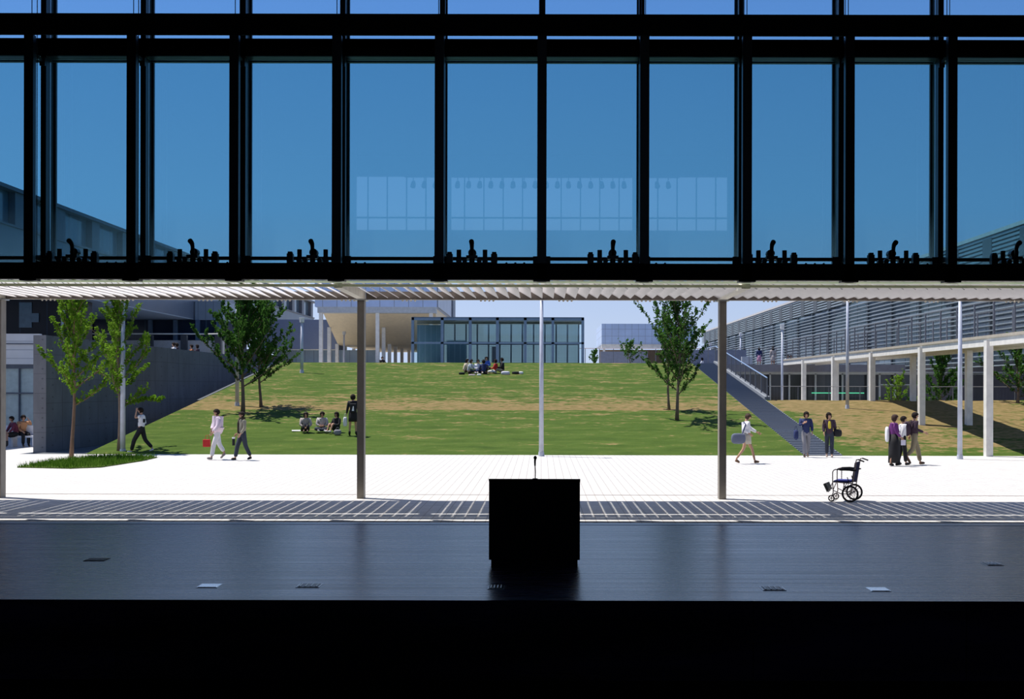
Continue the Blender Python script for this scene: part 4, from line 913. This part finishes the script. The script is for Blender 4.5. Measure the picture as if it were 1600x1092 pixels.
x, y, z = onhill(530, 678); bagobj('shoulder_bag', 'grey bag lying in front of the seated person in black', (x, y-.35, z-.05), (.30, .18, .22), GY)
x, y, z = onhill(463, 674.5); ppr = MB().box(-.17, .17, -.12, .12, 0, .012); o = ppr.build('notebook', WH); o.location = (x, y, z+.02); o.rotation_euler = (R(7), 0, .3); tag(o, 'white sheet or notebook lying on the lawn left of the seated trio', 'notebook')
# standing in black dress
x, y, z = onhill(551.5, 681.5)
P = pose(anL=(0, .13, .08), toL=(.14, .15, .03), knL=(0, .11, .47), anR=(0, -.13, .08), toR=(.14, -.15, .03), knR=(0, -.11, .47), wrL=(.03, .25, .84), wrR=(.05, -.2, .95))
person('person in short black dress, back turned, standing beside the taupe column', x, y, z, 90, 1.62, P, BK, 'long', .08, skirt=(BK, .46, .02), shoes=(BSH, .28), hair='bob')
bp = empty('backpack', (x+.04, y-.16, z+1.08)); tag(bp, 'black backpack with a white patch worn by the person in the black dress', 'backpack')
MB().box(-.13, .13, -.07, .05, -.17, .19).build('bag_body', BK, bp, bevel=.03); MB().add([(-.05, -.073, -.1), (.04, -.073, -.1), (.03, -.073, .08), (.0, -.073, .09)], [(0, 1, 2, 3)]).add([(-.05, -.075, -.1), (.04, -.075, -.1), (.03, -.075, .08), (.0, -.075, .09)], [(0, 1, 2, 3)]).build('patch', WH, bp)
for s in (-1, 1): MB().tube([(s*.09, .04, .16), (s*.11, .14, .24), (s*.11, .24, .15)], .014, 6).build('strap', BK, bp)
bagobj('plastic_bag', 'white plastic bag hanging from the hand of the person in the black dress', (x-.30, y, z+.36), (.17, .12, .38), WH)
# group on the crest
G = 'students sitting together near the crest of the lawn'
seat('person in a cream top, leftmost of the group near the crest', 726, 583, 0, sit(.3, .2, .42, .15, .1), top=C('cream top', (.62, .52, .40)), bottom=BK, shoes=BSH, hair='long', detail=False, group=G)
seat('person in white and grey leaning forward, beside the leftmost of the crest group', 732.5, 584, -20, sit(.32, .2, .42, .12, .12), top=C('grey white top', (.50, .55, .62)), bottom=DJ, shoes=WH, hair='bob', detail=False, group=G)
seat('person in a white top with red details near the crest, facing the camera', 746.5, 584, -70, sit(.32, .22, .42, .14), top=WH, bottom=NV, shoes=WH, hair='short', detail=False, group=G)
seat('person in blue and black seen from behind, middle of the crest group', 756, 585, 100, sit(.3, .2, .4, .14, .05), top=NV, bottom=BK, shoes=WH, hair='bob', detail=False, group=G, h=1.65)
seat('person in a bright blue jacket, furthest back in the crest group', 760, 579, -90, sit(cross=True), top=C('bright blue', (.06, .14, .50)), bottom=BK, shoes=BSH, hair='bob', detail=False, group=G)
seat('person in a red top with light trousers in the crest group', 775, 583.5, 170, sit(.3, .12, .5, .1), top=RD, bottom=WH, shoes=WH, hair='bob', detail=False, group=G)
seat('person in a black jacket, rightmost of the crest group', 785, 583, 190, sit(.3, .22, .42, .16), top=BK, bottom=TN, shoes=BSH, hair='short', detail=False, group=G, h=1.72)
for px, yv, dm, m, lb in ((722, 584, (.35, .2, .14), BK, 'black bag at the feet of the leftmost crest sitter'), (738, 586, (.4, .2, .1), C('pale pink', (.6, .5, .5)), 'pale pinkish bag on the grass in front of the crest group'),
        (749, 586, (.25, .18, .12), WH, 'small white bag in front of the crest group'), (790, 584.5, (.5, .3, .22), C('lilac white', (.6, .58, .68)), 'lilac white bag right of the crest group'), (806, 583.5, (.45, .25, .17), BK, 'black bag lying alone on the lawn right of the crest group')):
    x, y, z = onhill(px, yv); bagobj('bag', lb, (x, y-.3, z-.06), dm, m, strap=False)
x, y, z = onhill(814, 583.5); bagobj('bag', 'small white bag leaning on the lone black bag near the crest', (x, y-.3, z-.05), (.28, .2, .16), WH, strap=False)
# far figures on the terraces
def far(label, px, D, face, P, top, bottom=None, skirt=None, hair='bob', h=1.6, sleeve='long', shoes=BSH, hm=HAIR):
    return person(label, U(px, D), D, 3.96, face, h, P, top, sleeve, .1, bottom, skirt, shoes, hair, hm, detail=False)
far('dark haired person sitting on the terrace just right of the taupe column', 597, 91, -60, sit(), BK, BK, hair='short')
far('person in white coming up behind the head of the long stair', 1097.5, 92, 160, sit(), WH, BK, hair='bob')
far('person in a dark top and pink skirt standing on the right terrace', 1186, 91, 90, BASE, NV, skirt=(C('pink', (.5, .25, .36)), .5, .03), hair='long')
far('person in a beige outfit with a dark bag standing on the right terrace', 1207.5, 90, 90, BASE, BG, skirt=(BG, .5, .03), hair='long')
far('person in white and blue sitting at the terrace end of the walkway', 1231, 84, -90, sit(), C('sky white', (.5, .58, .72)), BK)
far('person in dark clothes sitting at the terrace end of the walkway', 1235.5, 84, -90, sit(), BK, BK)
far('person in a white shirt sitting on the left terrace behind the concrete wall', 272, 63, 200, sit(), WH, BK, hair='short')
far('person in dark clothes beside the white shirted sitter on the left terrace', 277, 63.6, 180, sit(), PLM, BK, hair='bob')
far('person in dark red sitting on the left terrace, right of the white shirted one', 300, 66, 200, sit(), C('orange brown', (.4, .16, .08)), WH, hair='short')
far('person in dark clothes sitting furthest right on the left terrace', 309, 66, 180, sit(), PLM, BK, hair='bob')
# bench and pair at far left
D_ = 4440/(701-606)
bn = empty('bench', (U(38, D_+.6), D_+.6, 0)); tag(bn, 'white bench by the white panelled front at the left edge', 'bench')
MB().box(-1.6, .62, -.22, .22, .38, .45).build('seat', WH, bn); MB().box(-1.6, .62, .2, .25, .45, .85).build('backrest', WH, bn)
for xx in (-1.4, -.4, .45): MB().box(xx-.04, xx+.04, -.2, .2, 0, .38).build('leg', WH, bn)
def bench_pose(lean=.12):
    P = sit(lean=lean); 
    for k_ in P: P[k_] = (P[k_][0], P[k_][1], P[k_][2] + .41)
    for q, sg in (('L', 1), ('R', -1)): P['kn'+q] = (.42, sg*.1, .50); P['an'+q] = (.40, sg*.1, .08); P['to'+q] = (.54, sg*.11, .04); P['wr'+q] = (.36, sg*.12, .60)
    return P
P = bench_pose(.15)
person('person in dark red plaid top and black skirt leaning forward on the bench', U(27, D_+.5), D_+.45, 0, 225, 1.6, P, C('dark red plaid', (.12, .02, .05)), 'long', 0, skirt=(BK, .3, 0), shoes=(BSH, .5), hair='short')
P = bench_pose(.05); P['elL'] = (.1, .3, .85); P['wrL'] = (.12, .2, 1.02)
person('person in an orange brown top sitting behind the plaid one, hand at the ear', U(35.5, D_+.75), D_+.75, 0, -50, 1.66, P, C('orange tan', (.55, .28, .14)), 'long', 0, BK, shoes=(BSH, .4), hair='short')
# woman walking right of the right column
x, y, z = at(1165, 723.5)
P = walk(.62, 'L', .16, .06); P['head'] = (.10, 0, 1.45); P['crown'] = (.10, 0, 1.52); P['wrL'] = (.40, .2, .98); P['elL'] = (.18, .22, 1.1); P['elR'] = (-.10, -.22, 1.08); P['wrR'] = (.08, -.22, .95)
person('person in white jacket and short beige skirt striding right beside the right column', x, y, z, 0, 1.62, P, WH, 'long', .05, skirt=(C('beige skirt', (.5, .47, .40)), .36, .0), shoes=BRN, hair='short', hairm=C('brown hair', (.05, .025, .015)), jacket_r=.015)
sb = bagobj('shoulder_bag', 'grey blue shoulder bag carried by the striding person in the white jacket', (x-.28, y-.32, .64), (.46, .12, .34), C('grey blue bag', (.13, .15, .22)), strap=False)
MB().tube([(.12, 0, .3), (.24, .08, .62), (.2, .2, .7)], .018, 6).build('strap', NV, sb)
# pair facing the camera at the foot of the stair
x, y, z = at(1259.5, 713.5)
P = walk(.3, 'R', .08, .02); P['elR'] = (.08, -.22, 1.10); P['wrR'] = (.20, -.12, 1.18)
person('person in a navy jacket and grey trousers coming off the stair towards the camera', x, y, z, -92, 1.62, P, NV, 'long', .10, GY, shoes=BSH, hair='bob', jacket_r=.01)
bagobj('shoulder_bag', 'navy bag at the side of the person in grey trousers', (x-.36, y-.05, .62), (.16, .22, .34), NV)
x, y, z = at(1296, 713.5)
P = walk(.26, 'L', .08, .02); P['head'] = (.0, -.02, 1.47)
p_ = person('person in dark jacket over a yellow shirt, right of the pair below the stair', x, y, z, -100, 1.58, P, PLM, 'long', .10, DJ, shoes=BG, hair='long', jacket_r=.01)
skin('yellow_shirt', [(.11, 0, 1.0), (.115, 0, 1.15), (.085, 0, 1.33)], [(0, 1), (1, 2)], [.06, .062, .05], YL, p_)
bagobj('shoulder_bag', 'black bag on the arm of the person in the yellow shirt', (x+.28, y-.05, .72), (.28, .2, .26), BK)
# trio on the right
x, y, z = at(1396, 727)
P = walk(.25, 'L', .1, .02); P['wrR'] = (.16, -.2, .88)
person('person in a purple knit top and long black skirt, left of the trio walking right', x, y, z, 5, 1.62, P, PU, 'long', .04, skirt=(BK, .88, .03), shoes=BSH, hair='bob', hairm=C('dark red brown hair', (.035, .014, .01)))
bagobj('shoulder_bag', 'white bag behind the person in purple', (x-.17, y+.08, .74), (.10, .24, .48), WH, strap=False)
o = MB().box(-.07, .07, -.01, .01, -.08, .08).build('booklet', C('lilac paper', (.6, .58, .7))); o.location = (x+.22, y-.3, .74); tag(o, 'pale lilac booklet held by the person in purple', 'booklet')
x, y, z = at(1409.5, 725.5)
person('person in a white shirt and black trousers, middle of the trio walking right', x, y, z, 0, 1.56, walk(.2, 'R', .08, .02), WH, 'long', .04, BK, shoes=BSH, hair='short')
x, y, z = at(1427.5, 725)
P = walk(.45, 'L', .1, .2); P['wrR'] = (.26, -.18, .98); P['elR'] = (.0, -.2, 1.08)
person('person in plum jacket and tan trousers, right of the trio walking right', x, y, z, 0, 1.68, P, PLM, 'long', .08, TN, shoes=BRN, hair='short', hairm=HAIR)
bp = empty('backpack', (x-.22, y-.02, 1.14)); tag(bp, 'dark plum backpack worn by the person in tan trousers', 'backpack')
MB().ball((0, 0, 0), (.14, .16, .24), n=14, m=10).build('bag_body', PLM, bp, smooth=True)
for s in (-1, 1): MB().tube([(.04, s*.1, .2), (.18, s*.12, .26), (.28, s*.12, .12)], .015, 6).build('strap', PLM, bp)
